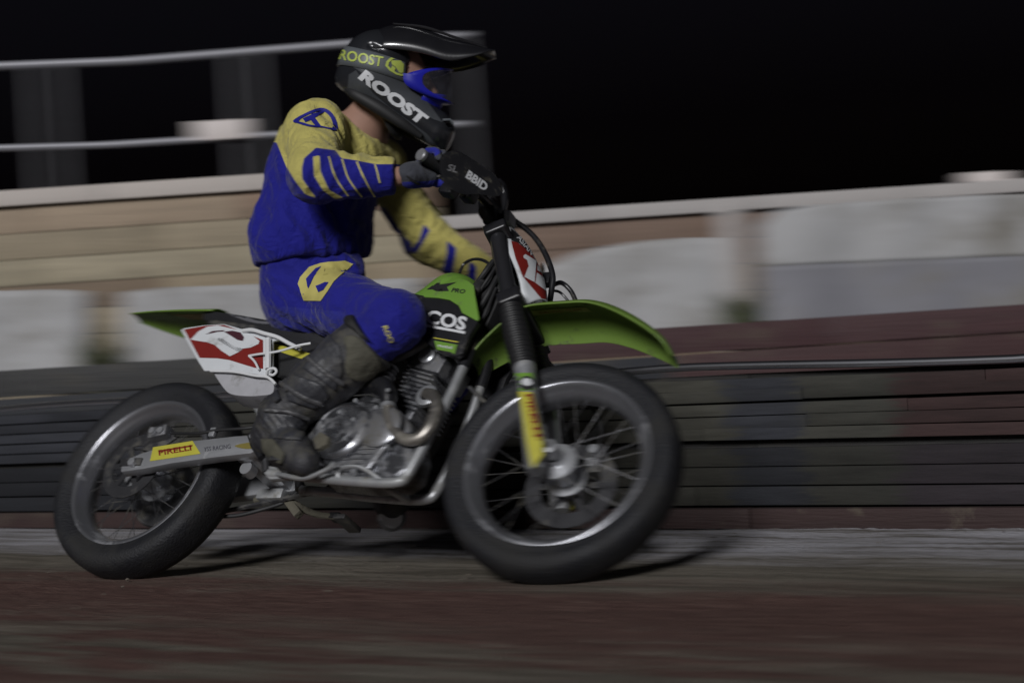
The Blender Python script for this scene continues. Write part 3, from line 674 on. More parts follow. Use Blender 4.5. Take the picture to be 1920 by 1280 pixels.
# rear caliper and its carrier
c_ = B(303, 815, 0.10); v, f = box_geo(c_, V3(0.032, 0, 0.006), Yl * 0.024, V3(-0.004, 0, 0.018)); cal = obj("rear_caliper", v, f, M_eng, bike, bevel=0.006)
for k in (-1, 1):
    q = c_ + V3(0.016 * k, -0.02, 0.0); v, f = lathe_geo([(0, 0), (0, 0.011), (0.010, 0.010), (0.010, 0)], q, -Yl, Xl, Zl, 16); obj("piston_cap", v, f, M_alu, cal, sharp=30)
v, f = prism_geo(bpoly([(262, 842), (300, 806), (322, 806), (330, 820), (290, 848)], 0.095), -0.095, -0.087); obj("caliper_carrier", v, f, M_dsteel, bike, bevel=0.002)
tube("rear_brake_hose", [B(322, 812, 0.11), B(370, 812, 0.13), B(410, 806, 0.13), B(455, 803, 0.13), B(480, 800, 0.12)], 0.0045, M_blackm, bike, seg=8, smooth_n=6)
v, f = box_geo(B(400, 811, 0.125), Xl * 0.010, Yl * 0.008, Zl * 0.014); obj("hose_clamp", v, f, M_alu, bike, bevel=0.003)
# black link under the boot heel
tube("brake_master_link", [B(470, 815, 0.135), B(478, 835, 0.135), B(490, 858, 0.135)], [0.010, 0.013, 0.009], M_black, bike, seg=10)
v, f = lathe_geo([(0, 0), (0, 0.008), (0.006, 0.008), (0.006, 0)], B(473, 818, 0.148), -Yl, Xl, Zl, 6); obj("link_bolt", v, f, M_alu, bike, sharp=25)

# frame
def both(name, pts, r, m, n=6, seg=12):
    for s in (1, -1):
        P = [V3(p[0], p[1], p[2]) if s == 1 else V3(p[0], -p[1] * 0.35, p[2] + 0.03 * (p[2] < 0.1)) for p in pts]; tube(name, P, r, m, bike, seg=seg, smooth_n=n)
dt = [B(868, 690, 0.075), B(845, 740, 0.085), B(806, 815, 0.10), B(780, 862, 0.105), B(762, 893, 0.105)]
low = [B(762, 893, 0.105), B(748, 903, 0.108), B(715, 905, 0.11), B(640, 900, 0.11), B(560, 892, 0.11), B(505, 888, 0.11)]
both("down_tube", dt + low[1:], 0.0145, M_steel, 6)
both("upper_down_tube", [B(868, 690, 0.075), B(880, 662, 0.07), B(897, 620, 0.055), B(915, 560, 0.03), B(922, 520, 0.02)], 0.017, M_black, 5)
both("frame_rail", [B(920, 500, 0.03), B(880, 560, 0.09), B(800, 640, 0.10), B(720, 680, 0.11), B(600, 720, 0.115), B(520, 780, 0.115), B(500, 840, 0.115), B(500, 886, 0.112)], 0.013, M_dsteel, 5)
both("subframe_tube", [B(690, 640, 0.09), B(560, 625, 0.10), B(450, 612, 0.10), B(395, 605, 0.085)], 0.010, M_dsteel, 4)
both("subframe_stay", [B(545, 740, 0.11), B(500, 690, 0.11), B(440, 640, 0.10)], 0.009, M_dsteel, 4)
h0, h1 = V3(0.985, 0, 0.83), V3(1.05, 0, 0.66)
tube("steering_head", [h0, h1], 0.034, M_black, bike, seg=20)
tube("front_guard_stay", [B(880, 725, 0.06), B(895, 740, 0.05), B(915, 760, 0.03)], 0.006, M_dsteel, bike, seg=8)
tube("cross_tube", [V3(low[2][0], -0.108, low[2][2]), V3(low[2][0], 0.02, low[2][2] + 0.02)], 0.012, M_steel, bike)
g = [B(634, 895, 0.12), B(636, 880, 0.13), B(652, 874, 0.135), B(680, 877, 0.13), B(715, 900, 0.115)]
tube("guard_loop", g, 0.006, M_steel, bike, seg=8, smooth_n=6)
v, f = prism_geo(bpoly([(500, 872), (540, 878), (548, 895), (505, 898), (494, 886)], 0.118), -0.118, -0.100); obj("peg_bracket", v, f, M_steel, bike, bevel=0.003)

# engine
def cyl(name, px, py, off0, off1, rpx, m, parent, prof=None, seg=40, sharp=35):
    c = B(px, py, off1); e = B(px + rpx, py, off1); r = np.linalg.norm((e - c)[[0, 2]]); d = off1 - off0
    pr = prof(r, d) if prof else [(-d, r), (-0.004, r), (-0.001, r - 0.002), (0, r - 0.005), (0, 0)]
    v, f = lathe_geo(pr, c, -Yl, Xl, Zl, seg); return obj(name, v, f, m, parent, sharp=sharp)
case = plate("crankcase", [(560, 815), (580, 770), (620, 742), (690, 738), (735, 752), (768, 792), (778, 838), (765, 880), (740, 896), (680, 899), (600, 892), (568, 866)], 0.115, 0.10, M_eng, bike, bevel=0.014, bseg=3)
plate("crankcase_half", [(590, 790), (640, 740), (720, 745), (750, 780), (740, 812), (690, 822), (610, 815)], 0.014, 0.09, M_eng, bike, bevel=0.012)
plate("side_cover", [(588, 800), (606, 770), (650, 750), (705, 752), (738, 775), (742, 806), (728, 830), (706, 858), (690, 880), (640, 880), (600, 868), (588, 840)], 0.132, 0.03, M_eng, case, bevel=0.008, bseg=3)
cl = cyl("clutch_cover", 634, 803, 0.125, 0.158, 50, M_eng, case, prof=lambda r, d: [(-d, r), (-0.010, r), (-0.003, r * 0.92), (0, r * 0.84), (-0.003, r * 0.80), (-0.003, r * 0.52), (0.0, r * 0.48), (0, r * 0.18), (-0.004, r * 0.14), (-0.004, 0)])
for k in range(5):
    a = k * 2 * math.pi / 5 + 0.5; q = B(634, 803, 0.156) + V3(math.cos(a), 0, math.sin(a)) * 0.050
    v, f = lathe_geo([(0, 0.0065), (0.006, 0.0065), (0.006, 0)], q, -Yl, Xl, Zl, 6); obj("cover_bolt", v, f, M_alu, cl, sharp=25)
cyl("ignition_cover", 711, 797, 0.125, 0.148, 36, M_eng, case, prof=lambda r, d: [(-d, r), (-0.006, r), (0, r * 0.86), (0, 0)])
for px, py in ((622, 748), (706, 765), (668, 752), (735, 772), (744, 806), (726, 838), (706, 866), (632, 880), (600, 868), (590, 838), (664, 884)):
    v, f = lathe_geo([(-0.01, 0.007), (0.006, 0.007), (0.006, 0)], B(px, py, 0.133), -Yl, Xl, Zl, 6); obj("case_bolt", v, f, M_alu, case, sharp=25)
for k in range(5):
    y = 834 + k * 9; a0, a1 = B(632 + k * 2, y, 0.134), B(712 - k * 7, y - 3, 0.134); c0 = (a0 + a1) / 2; dv = (a1 - a0) / 2
    v, f = box_geo(c0, dv, Yl * 0.003, V3(0, 0, 0.0022)); obj("cover_rib", v, f, M_eng, case, bevel=0.001)
v, f = prism_geo(bpoly([(586, 822), (600, 808), (616, 818), (612, 832), (592, 842)], 0.172), -0.172, -0.140); obj("filler_boss", v, f, M_mud, case, bevel=0.004)
# cylinder: stacked fins, head and rocker cover, leaning forward
cb = B(748, 800, 0.0); ct = B(818, 668, 0.0); cy = V3(0.30, 0, 0.95); cy /= np.linalg.norm(cy); cx = V3(cy[2], 0, -cy[0])
c0 = B(752, 772, 0.05); c0[1] = 0
for k in range(9):
    w_ = 0.062 - 0.0015 * k
    v, f = box_geo(c0 + cy * (0.012 + k * 0.0135), cx * w_, Yl * (0.072), cy * 0.0026); obj("cooling_fin", v, f, M_eng, bike, bevel=0.0015)
v, f = box_geo(c0 + cy * 0.055, cx * 0.047, Yl * 0.055, cy * 0.075); obj("cylinder_barrel", v, f, M_eng, bike, bevel=0.012)
hd = c0 + cy * 0.165
v, f = box_geo(hd, cx * 0.060, Yl * 0.068, cy * 0.034); head = obj("cylinder_head", v, f, M_eng, bike, bevel=0.008)
v, f = box_geo(hd + cy * 0.048 - cx * 0.004, cx * 0.050, Yl * 0.058, cy * 0.016); obj("rocker_cover", v, f, M_alu, head, bevel=0.008)
for sx in (-1, 1):
    for k in range(3):
        q = hd + cx * (-0.045 + 0.045 * k) + cy * 0.034 - Yl * 0.066 * 1
        v, f = lathe_geo([(-0.006, 0.0065), (0.005, 0.0065), (0.005, 0)], q + V3(0, -0.002, -0.012 * sx), -Yl, Xl, Zl, 6); obj("head_bolt", v, f, M_alu, head, sharp=25)
v, f = lathe_geo([(-0.01, 0.026), (0.010, 0.026), (0.014, 0.020), (0.014, 0)], hd - Yl * 0.070 + cy * 0.006, -Yl, Xl, Zl, 24); obj("valve_cap", v, f, M_alu, head, sharp=30)
v, f = lathe_geo([(0, 0.024), (0.05, 0.022), (0.07, 0.03), (0.12, 0.03)], hd - cx * 0.058 + cy * 0.0 - Yl * 0.01, -cx + cy * 0.35, cy, Yl, 20); obj("carburettor", v, f, M_dsteel, bike, sharp=40)
v, f = box_geo(hd + cy * 0.075 + cx * 0.01, cx * 0.06, Yl * 0.05, cy * 0.012); obj("wiring_tray", v, f, M_blackm, bike, bevel=0.004)
# exhaust: header loops under the port, up behind the heat shield and back
ex = [B(800, 738, 0.085), B(813, 742, 0.105), B(818, 765, 0.125), B(808, 797, 0.135), B(788, 820, 0.135), B(762, 824, 0.135), B(739, 808, 0.135), B(729, 780, 0.135), B(728, 758, 0.135), B(726, 738, 0.132), B(708, 722, 0.125), B(670, 724, 0.115), B(610, 735, 0.105), B(540, 735, 0.105), B(490, 728, 0.12)]
hdr = tube("exhaust_header", ex, 0.0165, M_pipe, bike, seg=16, smooth_n=8)
v, f = lathe_geo([(-0.014, 0.032), (0, 0.032), (0.004, 0.024), (0.004, 0.018)], B(799, 740, 0.088), -Yl + Xl * 0.4, Xl, Zl, 20); obj("port_flange", v, f, M_alu, hdr, sharp=30)
tube("pipe_clamp", [B(728, 766, 0.135), B(727, 757, 0.135)], 0.0205, M_alu, hdr, seg=16)
hs = [B(728, 757, 0.138), B(727, 738, 0.140), B(714, 722, 0.136), B(680, 722, 0.128), B(630, 732, 0.12)]
tube("heat_shield", hs, [0.021, 0.026, 0.026, 0.024, 0.02], M_black, hdr, seg=16, smooth_n=6)
v, f = lathe_geo([(0, 0.006), (0.004, 0.006), (0.004, 0)], B(728, 732, 0.168), -Yl, Xl, Zl, 8); obj("shield_screw", v, f, M_alu, hdr, sharp=25)
SI = [(505, 705), (512, 735), (488, 741), (460, 742), (432, 738), (418, 726), (402, 702), (396, 690), (450, 694)]
v, f = prism_geo(bpoly(catmull(SI, 3, True), 0.165), -0.165, -0.095); obj("silencer", v, f, mat("silencer_pale", (0.36, 0.36, 0.38), 0.5, 0.1, var=0.15, mud=MUD, mudamt=0.3, mudscale=14), bike, bevel=0.016, bseg=4)
tube("silencer_clamp", [B(488, 740, 0.13), B(505, 752, 0.125), B(512, 770, 0.12)], 0.009, M_alu, bike, seg=10)
# rubber bellows by the cylinder
bl = []
c1, c2 = B(711, 736, 0.13), B(731, 690, 0.12)
for k in range(41):
    t = k / 40; bl.append((t * np.linalg.norm(c2 - c1), 0.021 + 0.0045 * math.cos(t * 2 * math.pi * 6)))
ax_ = (c2 - c1) / np.linalg.norm(c2 - c1); e1 = np.cross(ax_, Yl); e1 /= np.linalg.norm(e1); v, f = lathe_geo(bl, c1, ax_, e1, np.cross(ax_, e1), 24); obj("rubber_bellows", v, f, mat("bellows_rubber", (0.035, 0.035, 0.04), 0.45, var=0.2), bike, sharp=60)
# shock and spring between arm and frame
sp_ = []
for t in np.linspace(0, 1, 140): sp_.append(V3(0.47 + 0.05 * t + 0.028 * math.cos(t * 2 * math.pi * 7), 0.028 * math.sin(t * 2 * math.pi * 7), 0.10 + 0.26 * t))
tube("shock_spring", sp_, 0.006, mat("spring_white", (0.4, 0.4, 0.42), 0.4), bike, seg=6)
tube("shock_damper", [V3(0.46, 0, 0.06), V3(0.525, 0, 0.40)], 0.017, M_dsteel, bike, seg=12)

# foot pegs, levers
for s in (1, -1):
    q = B(540, 890, 0.12); v, f = box_geo((q[0] + 0.015, -s * 0.165, q[2] + 0.002), Xl * 0.020, Yl * 0.045, Zl * 0.007); obj("foot_peg", v, f, M_dsteel, bike, bevel=0.002)
tube("brake_pedal", [B(520, 888, 0.13), B(570, 896, 0.15), B(612, 880, 0.16), B(628, 868, 0.165)], [0.007, 0.007, 0.006, 0.008], M_steel, bike, seg=8, smooth_n=4)
LO = -0.11
pts = [B(478, 938, LO), B(520, 930, LO), B(552, 945, LO), B(588, 962, LO - 0.04), B(625, 968, LO - 0.06), B(640, 972, LO - 0.06)]
tube("shift_lever", pts, [0.009, 0.010, 0.012, 0.010, 0.009, 0.011], M_mud, bike, seg=8, smooth_n=5)
v, f = box_geo(B(632, 970, LO - 0.07), Xl * 0.018, Yl * 0.02, Zl * 0.009); obj("lever_tip", v, f, M_blackm, bike, bevel=0.004)
v, f = box_geo(B(512, 930, LO + 0.02), Xl * 0.045, Yl * 0.02, Zl * 0.016); obj("linkage_plate", v, f, M_steel, bike, bevel=0.004)
v, f = box_geo(B(548, 948, LO), V3(0.035, 0, -0.03), Yl * 0.012, V3(0.008, 0, 0.010)); obj("stand_lug", v, f, M_mud, bike, bevel=0.004)
v, f = lathe_geo([(-0.02, 0.02), (0.012, 0.02), (0.012, 0)], B(465, 880, 0.06), -Yl, Xl, Zl, 20); obj("linkage_pivot", v, f, M_alu, bike, sharp=30)
tube("drain_hose", [B(414, 968, -0.06), B(450, 965, -0.07), B(490, 955, -0.08), B(530, 942, -0.10), B(560, 920, -0.1)], 0.006, M_blackm, bike, seg=8, smooth_n=6)
v, f = box_geo(B(735, 898, 0.06), Xl * 0.035, Yl * 0.03, Zl * 0.012); obj("sump_guard", v, f, M_mud, bike, bevel=0.008)

# tank, shrouds, seat
def tank_sdf(p):
    q = np.stack([(p - CR) @ FW, -((p - CR) @ RT), (p - CR) @ UP], 1)
    t0 = V3(0.79, 0, 0.475); t1 = V3(0.925, 0, 0.535)
    qs = q * V3(1, 0.78, 1)
    d = rc(qs, t0, t1, 0.068, 0.082)
    d = smin(d, rc(qs, t1, V3(1.0, 0, 0.47), 0.076, 0.050), 0.03)
    return d
tk, tkb = sdf_obj("fuel_tank", tank_sdf, toworld(V3(0.80, 0, 0.54)) - 0.36, toworld(V3(0.85, 0, 0.54)) + 0.36, 0.009, M_green, bike, MB_)
v, f = lathe_geo([(0, 0.034), (0.014, 0.034), (0.020, 0.028), (0.020, 0)], V3(0.905, 0, 0.610), V3(0.1, 0, 0.99), Xl, Yl, 28); obj("filler_cap", v, f, M_black, bike, sharp=30)
G1 = [(786, 545), (800, 528), (822, 516), (840, 509), (856, 512), (874, 521), (886, 532), (890, 552), (898, 596), (894, 601), (866, 586), (860, 573), (843, 562), (822, 558), (795, 556)]
def shroud(name, pix, off, m, thick=0.008, bend=0.0, parent=bike, bevel=0.0025):
    P = bpoly(pix, off); zt = max(p[1] for p in P)
    fn = lambda x, y, z: (x, y + bend * max(0, (z - (zt - 0.10)) / 0.10) ** 2, z)
    v, f = prism_geo(P, -off, -(off - thick), fn); return obj(name, v, f, m, parent, bevel=bevel)
sh = shroud("tank_shroud", G1, 0.128, M_green, bend=0.03)
v, f = prism_geo([(p[0], p[1]) for p in bpoly(G1, 0.128)], 0.12, 0.128); obj("tank_shroud", v, f, M_green, bike, bevel=0.0025)
K1 = [(770, 548), (800, 555), (843, 561), (861, 572), (867, 586), (896, 602), (880, 626), (866, 662), (850, 668), (818, 656), (790, 634), (775, 610)]
sp1 = plate("side_panel", K1, 0.122, 0.02, M_black, bike, bevel=0.004)
v, f = prism_geo(bpoly(K1, 0.122), 0.102, 0.122); obj("side_panel", v, f, M_black, bike, bevel=0.004)
flat_text("lettering", "COS", (797, 605.5), (74, 14.5), (5, -26), 0.1235, M_lett, sp1, bold=0.035, shear=0.05)
flat_poly("lettering_swoosh", [[(784, 603), (797, 607), (872, 621), (871, 626), (852, 622), (800, 613), (782, 608)]], 0.1235, M_lett, sp1)
flat_poly("sticker", [[(814, 638), (857, 646), (852, 664), (846, 660), (819, 655)]], 0.1235, M_green, sp1)
flat_poly("stripe", [[(813, 632), (859, 640), (858, 642), (813, 634)]], 0.1240, M_yel, sp1)
flat_text("lettering", "motul", (821, 650), (26, 4), (0.5, -6), 0.1245, M_lett, sp1, bold=0.01)
fs_ = bvh_of(sh, MB_)
decal_text("lettering", "PRO", (845.5, 547.5), (26, 3.5), (2, -8), fs_, M_blackm, sh, MBI, bold=0.03, shear=0.25, lift=0.001)
decal_poly("emblem", [[(806, 541), (824, 527), (829, 528), (823, 534), (857, 529), (838, 538), (842, 546), (832, 546), (829, 540), (818, 546)], [(800, 543), (812, 535), (809, 543)]], fs_, M_blackm, sh, MBI, step=6, lift=0.001)
SE = [(388, 578), (402, 576), (450, 585), (510, 595), (570, 606), (640, 612), (720, 612), (790, 586), (800, 600), (760, 640), (690, 652), (620, 650), (550, 640), (480, 622), (420, 610), (396, 606)]
def seat():
    top = [(392, 578), (450, 585), (510, 595), (570, 606), (640, 614), (715, 612), (770, 590)]; rows = []
    for i, (px, py) in enumerate(top):
        w_ = [0.085, 0.105, 0.115, 0.12, 0.115, 0.10, 0.07][i]; t = B(px, py, w_ * 0.85); hh = [0.035, 0.055, 0.065, 0.07, 0.075, 0.075, 0.06][i]
        t = V3(t[0], 0, t[2]); r = []
        for a in np.linspace(-1, 1, 13):
            s = np.sign(a); y = -w_ * (abs(a) ** 0.8) * s if abs(a) < 0.8 else -w_ * s
            z = -0.010 * (abs(a) / 0.8) ** 3 if abs(a) < 0.8 else -0.010 - hh * (abs(a) - 0.8) / 0.2
            if abs(a) >= 0.8: y *= 1.0
            r.append(t + V3(0, y * (1 if abs(a) < .95 else .96), z))
        rows.append(r)
    R2 = catmull(np.array(rows).reshape(len(rows), -1), 5); rows = [list(q.reshape(-1, 3)) for q in R2]
    for r in rows: r.append(r[0] + V3(0, 0, 0))
    nc = len(rows[0]); v = [p for r in rows for p in r]
    f = [(i * nc + j, i * nc + j + 1, (i + 1) * nc + j + 1, (i + 1) * nc + j) for i in range(len(rows) - 1) for j in range(nc - 1)]
    f += [tuple(range(nc - 1)), tuple((len(rows) - 1) * nc + k for k in range(nc - 1))[::-1]]
    return obj("seat", v, f, M_seat, bike, sharp=50, clean=True)
st = seat()
sb = bvh_of(st, MB_)
decal_poly("seat_print", [[(425, 586), (455, 590), (480, 601), (512, 604), (500, 608), (470, 604), (440, 594)]], sb, mat("seat_grey_print", (0.10, 0.10, 0.11), 0.5), st, MBI, sm=3)
# rear mudguard
def rear_guard():
    st_ = [(246, 588, .026, .006), (275, 585, .060, .016), (310, 583, .088, .026), (350, 582, .100, .032), (398, 582, .102, .036)]; rows = []
    for px, yt, w_, rise in st_:
        e = B(px, yt, w_); r = []
        for a in (-1, -0.97, -0.9, -0.75, -0.45, 0, 0.45, 0.75, 0.9, 0.97, 1): r.append(V3(e[0], -w_ * a, e[2] + rise * (1 - abs(a) ** 3)))
        rows.append(r)
    R2 = catmull(np.array(rows).reshape(len(rows), -1), 5)
    return grid_obj("rear_mudguard", [list(q.reshape(-1, 3)) for q in R2], M_guard, bike, solid=0.005, sharp=35)
rg = rear_guard(); rgb = bvh_of(rg, MB_)
decal_poly("sticker", [[(322, 587), (388, 586), (392, 598), (360, 597)]], rgb, mat("gold_sticker", (0.28, 0.22, 0.03), 0.5, var=0.3), rg, MBI, lift=0.004)

# number plate on the side
z3 = lambda L_: [(320 + a * 0.15625, 570 + b * 0.15625) for a, b in L_]
PL = z3([(120, 310), (160, 285), (400, 250), (640, 236), (870, 300), (1100, 345), (1290, 390), (1290, 425), (1222, 440), (1222, 770), (1150, 860), (1000, 835), (760, 800), (500, 795), (400, 800), (330, 690)])
sp2 = plate("side_number_plate", PL, 0.172, 0.010, M_white, bike, bevel=0.003)
flat_poly("red_field", [z3([(160, 305), (420, 258), (640, 248), (860, 330), (1108, 432), (1108, 775), (1000, 760), (850, 715), (700, 668), (560, 648), (345, 642)])], 0.1732, M_red, sp2)
flat_poly("number", [z3([(240, 425), (330, 330), (440, 270), (570, 255), (720, 290), (870, 325), (960, 360), (1065, 440), (1055, 475), (960, 520), (870, 532), (780, 515), (690, 460), (620, 412), (565, 405), (560, 425), (640, 480), (815, 575), (710, 625), (610, 560), (530, 490), (430, 455), (320, 440)])], 0.1744, M_white, sp2)
flat_poly("number_gap", [z3([(640, 330), (740, 318), (840, 340), (880, 395), (865, 440), (800, 428), (720, 378)]), z3([(420, 362), (500, 322), (640, 312), (640, 326), (560, 332), (480, 350)])], 0.1756, mat("maroon_print", (0.05, 0.012, 0.02), 0.5), sp2)
v, f = prism_geo(bpoly(PL, 0.172), 0.162, 0.172); obj("side_number_plate", v, f, M_white, bike, bevel=0.003)
zt = lambda name, L_, r=0.0035: tube(name, [B(320 + a * 0.15625, 570 + b * 0.15625, o) for a, b, o in L_], r, mat("white_tie", (0.6, 0.61, 0.62), 0.5, var=0.05), bike, seg=8, smooth_n=4)
zt("white_strap", [(870, 320, .178), (980, 310, .185), (1120, 350, .187), (1280, 395, .18), (1420, 470, .17), (1560, 540, .16)], 0.006)
zt("white_strap", [(1170, 420, .18), (1170, 600, .184), (1170, 780, .18)], 0.009)
zt("cable_tie", [(940, 620, .18), (1060, 600, .185), (1300, 565, .185), (1520, 500, .18), (1680, 470, .17)], 0.0035)
zt("cable_tie", [(940, 620, .18), (1010, 690, .182), (1060, 790, .18)], 0.0035)
zt("cable_tie", [(480, 800, .178), (760, 810, .18), (1000, 855, .182), (1140, 870, .18), (1200, 900, .18), (1260, 960, .178)], 0.0042)
zt("cable_tie", [(1150, 850, .18), (1170, 790, .19), (1240, 770, .19), (1270, 810, .186), (1230, 850, .184), (1180, 840, .19)], 0.0042)
flat_poly("yellow_strip", [[(508, 642), (560, 656), (600, 668), (600, 682), (560, 671), (512, 655)]], 0.135, M_yel, bike)
plate("inner_panel", [(500, 620), (560, 632), (640, 655), (640, 700), (560, 715), (510, 705)], 0.133, 0.01, M_blackm, bike)

# ---------------------------------------------------------------- front end (steered)
def FP(px, py, off): q = F(px, py, off); return fl(q[0], off, q[2])
def Fm(px, py, off, to): q = F(px, py, off); return fl(q[0], to, q[2])        # same side-view point carried to another lateral offset
FO = 0.098
for s in (1, -1):
    P = lambda px, py: Fm(px, py, FO, FO * s)
    fk = tube("fork_tube", [P(930, 425), P(962, 590)], 0.0235, mat("fork_dark", (0.055, 0.055, 0.062), 0.32, 0.7, var=0.2, scale=60, stretch=(1, 1, 0.05)), bike, seg=20)
    a, b = P(957, 572), P(984, 694); L_ = np.linalg.norm(b - a); ax_ = (b - a) / L_; e1 = np.cross(ax_, Yl); e1 /= np.linalg.norm(e1)
    pr = [(0, 0.024)] + [(L_ * t, 0.0305 + 0.0032 * math.cos(t * 2 * math.pi * 13) + (0.004 * math.sin(t * 3.1))) for t in np.linspace(0.03, 0.97, 130)] + [(L_, 0.027)]
    v, f = lathe_geo(pr, a, ax_, e1, np.cross(ax_, e1), 28); obj("fork_gaiter", v, f, mat("gaiter_rubber", (0.010, 0.010, 0.011), 0.5, var=0.2), bike, sharp=70)
    lw = tube("fork_slider", [P(983, 688), P(988, 715), P(1004, 868), P(1006, 884)], [0.029, 0.0255, 0.0245, 0.022], M_alu, bike, seg=20)
    v, f = lathe_geo([(-0.02, 0.0), (-0.02, 0.020), (0.018, 0.020), (0.020, 0.012), (0.020, 0)], fl(0, FO * s, 0), lf(FRT), lf(FF), lf(FU), 20); obj("axle_clamp", v, f, M_alu, bike, sharp=30)
    gd = [(971, 733), (998, 734), (1017, 830), (1018, 852), (1008, 864), (999, 879), (993, 860), (986, 826), (976, 756)]
    gp = [F(a_, b_, FO + 0.03) for a_, b_ in gd]
    def wrap(q, d): return fl(q[0], s * (FO + d), q[2])
    n_ = len(gp); v = [wrap(q, 0.031) for q in gp] + [wrap(q, 0.024) for q in gp]
    f = [tuple(range(n_)), tuple(range(2 * n_ - 1, n_ - 1, -1))] + [(i, (i + 1) % n_, n_ + (i + 1) % n_, n_ + i) for i in range(n_)]
    go = obj("fork_guard", v, f, M_yel, bike, bevel=0.003)
    if s == 1:
        gb = bvh_of(go, MB_)
        decal_text("lettering", "PIRELLI", (985, 740), (17, 80), (11.5, -2.5), gb, M_red, go, MBI, bold=0.03, lift=0.0012)
        decal_poly("lettering_bar", [[(995, 744), (998, 744), (1012, 826), (1009, 826)]], gb, M_red, go, MBI, lift=0.0012)
        lb = bvh_of(lw, MB_)
        decal_poly("sticker", [[(966, 699), (998, 699), (1002, 731), (970, 733)]], lb, M_green, lw, MBI, lift=0.001)
        decal_poly("badge", [[(974, 716), (980, 707), (990, 705), (999, 712), (1001, 724), (996, 730), (980, 730)]], lb, M_blackm, lw, MBI, lift=0.0016, sm=4)
        decal_poly("badge_letter", [[(979, 714), (985, 709), (993, 711), (998, 719), (990, 718), (991, 724), (986, 724), (985, 717), (979, 720)]], lb, M_lett, lw, MBI, lift=0.0022)
ax0, ax1 = fl(0, -0.13, 0), fl(0, 0.13, 0); tube("front_axle", [ax0, ax1], 0.009, M_dsteel, bike, seg=12)
for (px, py), hh, nm in (((934, 438), 0.018, "upper_triple_clamp"), ((960, 566), 0.022, "lower_triple_clamp")):
    q = F(px, py, FO); c = fl(q[0], 0, q[2]); ax_ = V3(*(lf(FF) * 0.40 - lf(FU) * 0.0)); z_ = lf(FU) * 0.92 - lf(FF) * 0.38; x_ = lf(FF) * 0.92 + lf(FU) * 0.38
    v, f = box_geo(c, x_ * 0.034, lf(FRT) * (FO + 0.036), z_ * hh); obj(nm, v, f, M_black, bike, bevel=0.009, bseg=3)
q = F(985, 800, FO); cq = fl(0.055, -0.085, 0.075); v, f = box_geo(cq, lf(FF) * 0.022, lf(FRT) * 0.026, lf(FU) * 0.045); fcal = obj("front_caliper", v, f, M_dsteel, bike, bevel=0.008)
for k in (-1, 1):
    v, f = lathe_geo([(0, 0.014), (0.012, 0.013), (0.013, 0)], cq + lf(FRT) * 0.026 + lf(FU) * 0.02 * k, lf(FRT), lf(FF), lf(FU), 16); obj("piston_cap", v, f, M_alu, fcal, sharp=30)
tube("front_brake_hose", [cq + lf(FU) * 0.04, fl(0.02, -0.12, 0.25), FP(1000, 640, -0.12), FP(1020, 585, -0.10)], 0.004, M_blackm, bike, seg=8, smooth_n=6)

# front mudguard
def front_guard():
    st_ = [((878, 682), .040), ((893, 652), .056), ((928, 616), .072), ((960, 590), .084), ((988, 574), .090), ((1050, 568), .092), ((1102, 567), .090), ((1150, 582), .083), ((1202, 610), .070), ((1238, 637), .054), ((1260, 668), .026)]
    us = [-1, -0.985, -0.95, -0.88, -0.78, -0.6, -0.3, 0, 0.3, 0.6, 0.78, 0.88, 0.95, 0.985, 1]; rows = []
    for k, (e, w_) in enumerate(st_):
        E_ = F(*e, w_); row = []; rise = [.020, .026, .032, .036, .038, .040, .040, .038, .032, .022, .008][k]
        for u in us:
            a = abs(u); h_ = rise * (1 - a ** 3.0); row.append(fl(E_[0] + h_ * 0.15, w_ * u, E_[2] + h_))
        rows.append(row)
    R2 = catmull(np.array(rows).reshape(len(rows), -1), 6)
    return grid_obj("front_mudguard", [list(q.reshape(-1, 3)) for q in R2], M_guard, bike, solid=0.005, sharp=50)
fg = front_guard(); fgb = bvh_of(fg, MB_)
decal_poly("sticker", [[(994, 580), (1098, 573), (1110, 582), (1050, 582), (1000, 590)]], fgb, mat("pale_green_sticker", (0.26, 0.32, 0.06), 0.4, var=0.2), fg, MBI, lift=0.0045)
decal_text("lettering", "RACING TEAM", (1012, 586), (78, -6), (0, -5), fgb, mat("rust_print", (0.22, 0.10, 0.02), 0.5), fg, MBI, lift=0.0055)

# front number plate
def front_plate():
    R_ = [((948, 429), (968, 437), .075), ((947, 452), (986, 458), .090), ((954, 474), (1001, 481), .100), ((967, 505), (1012, 504), .098), ((975, 530), (1019, 526), .086), ((979, 552), (1023, 548), .070), ((988, 571), (1025, 567), .052)]
    rows = []
    for e, s_, w_ in R_:
        E_, C_ = F(*e, w_), F(*s_, 0.0); row = []
        for u in np.linspace(1, -1, 15):
            k = abs(u) ** 2.2; row.append(fl(C_[0] + (E_[0] - C_[0]) * k, w_ * u, C_[2] + (E_[2] - C_[2]) * k))
        rows.append(row)
    R2 = catmull(np.array(rows).reshape(len(rows), -1), 5); return grid_obj("front_number_plate", [list(q.reshape(-1, 3)) for q in R2], M_white, bike, solid=0.003, sharp=60)
fp = front_plate(); fpb = bvh_of(fp, MB_)
decal_poly("red_field", [[(958, 453), (970, 456), (995, 476), (1008, 497), (1016, 517), (1022, 545), (1023, 566), (1019, 566), (979, 519), (966, 485)]], fpb, M_red, fp, MBI, step=6, lift=0.0025)
decal_poly("black_band", [[(957, 430), (966, 436), (985, 456), (998, 475), (995, 477), (972, 457), (958, 452)]], fpb, M_blackm, fp, MBI, step=6, lift=0.0027)
decal_poly("number", [[(980, 481), (984, 478), (1004, 490), (1001, 530), (982, 520), (990, 500), (987, 489), (981, 485)], [(1005.5, 498), (1010, 501), (1015, 512), (1006, 508)], [(1005, 512), (1018, 521), (1022, 546), (1002.5, 531)]], fpb, M_white, fp, MBI, step=6, lift=0.0035)
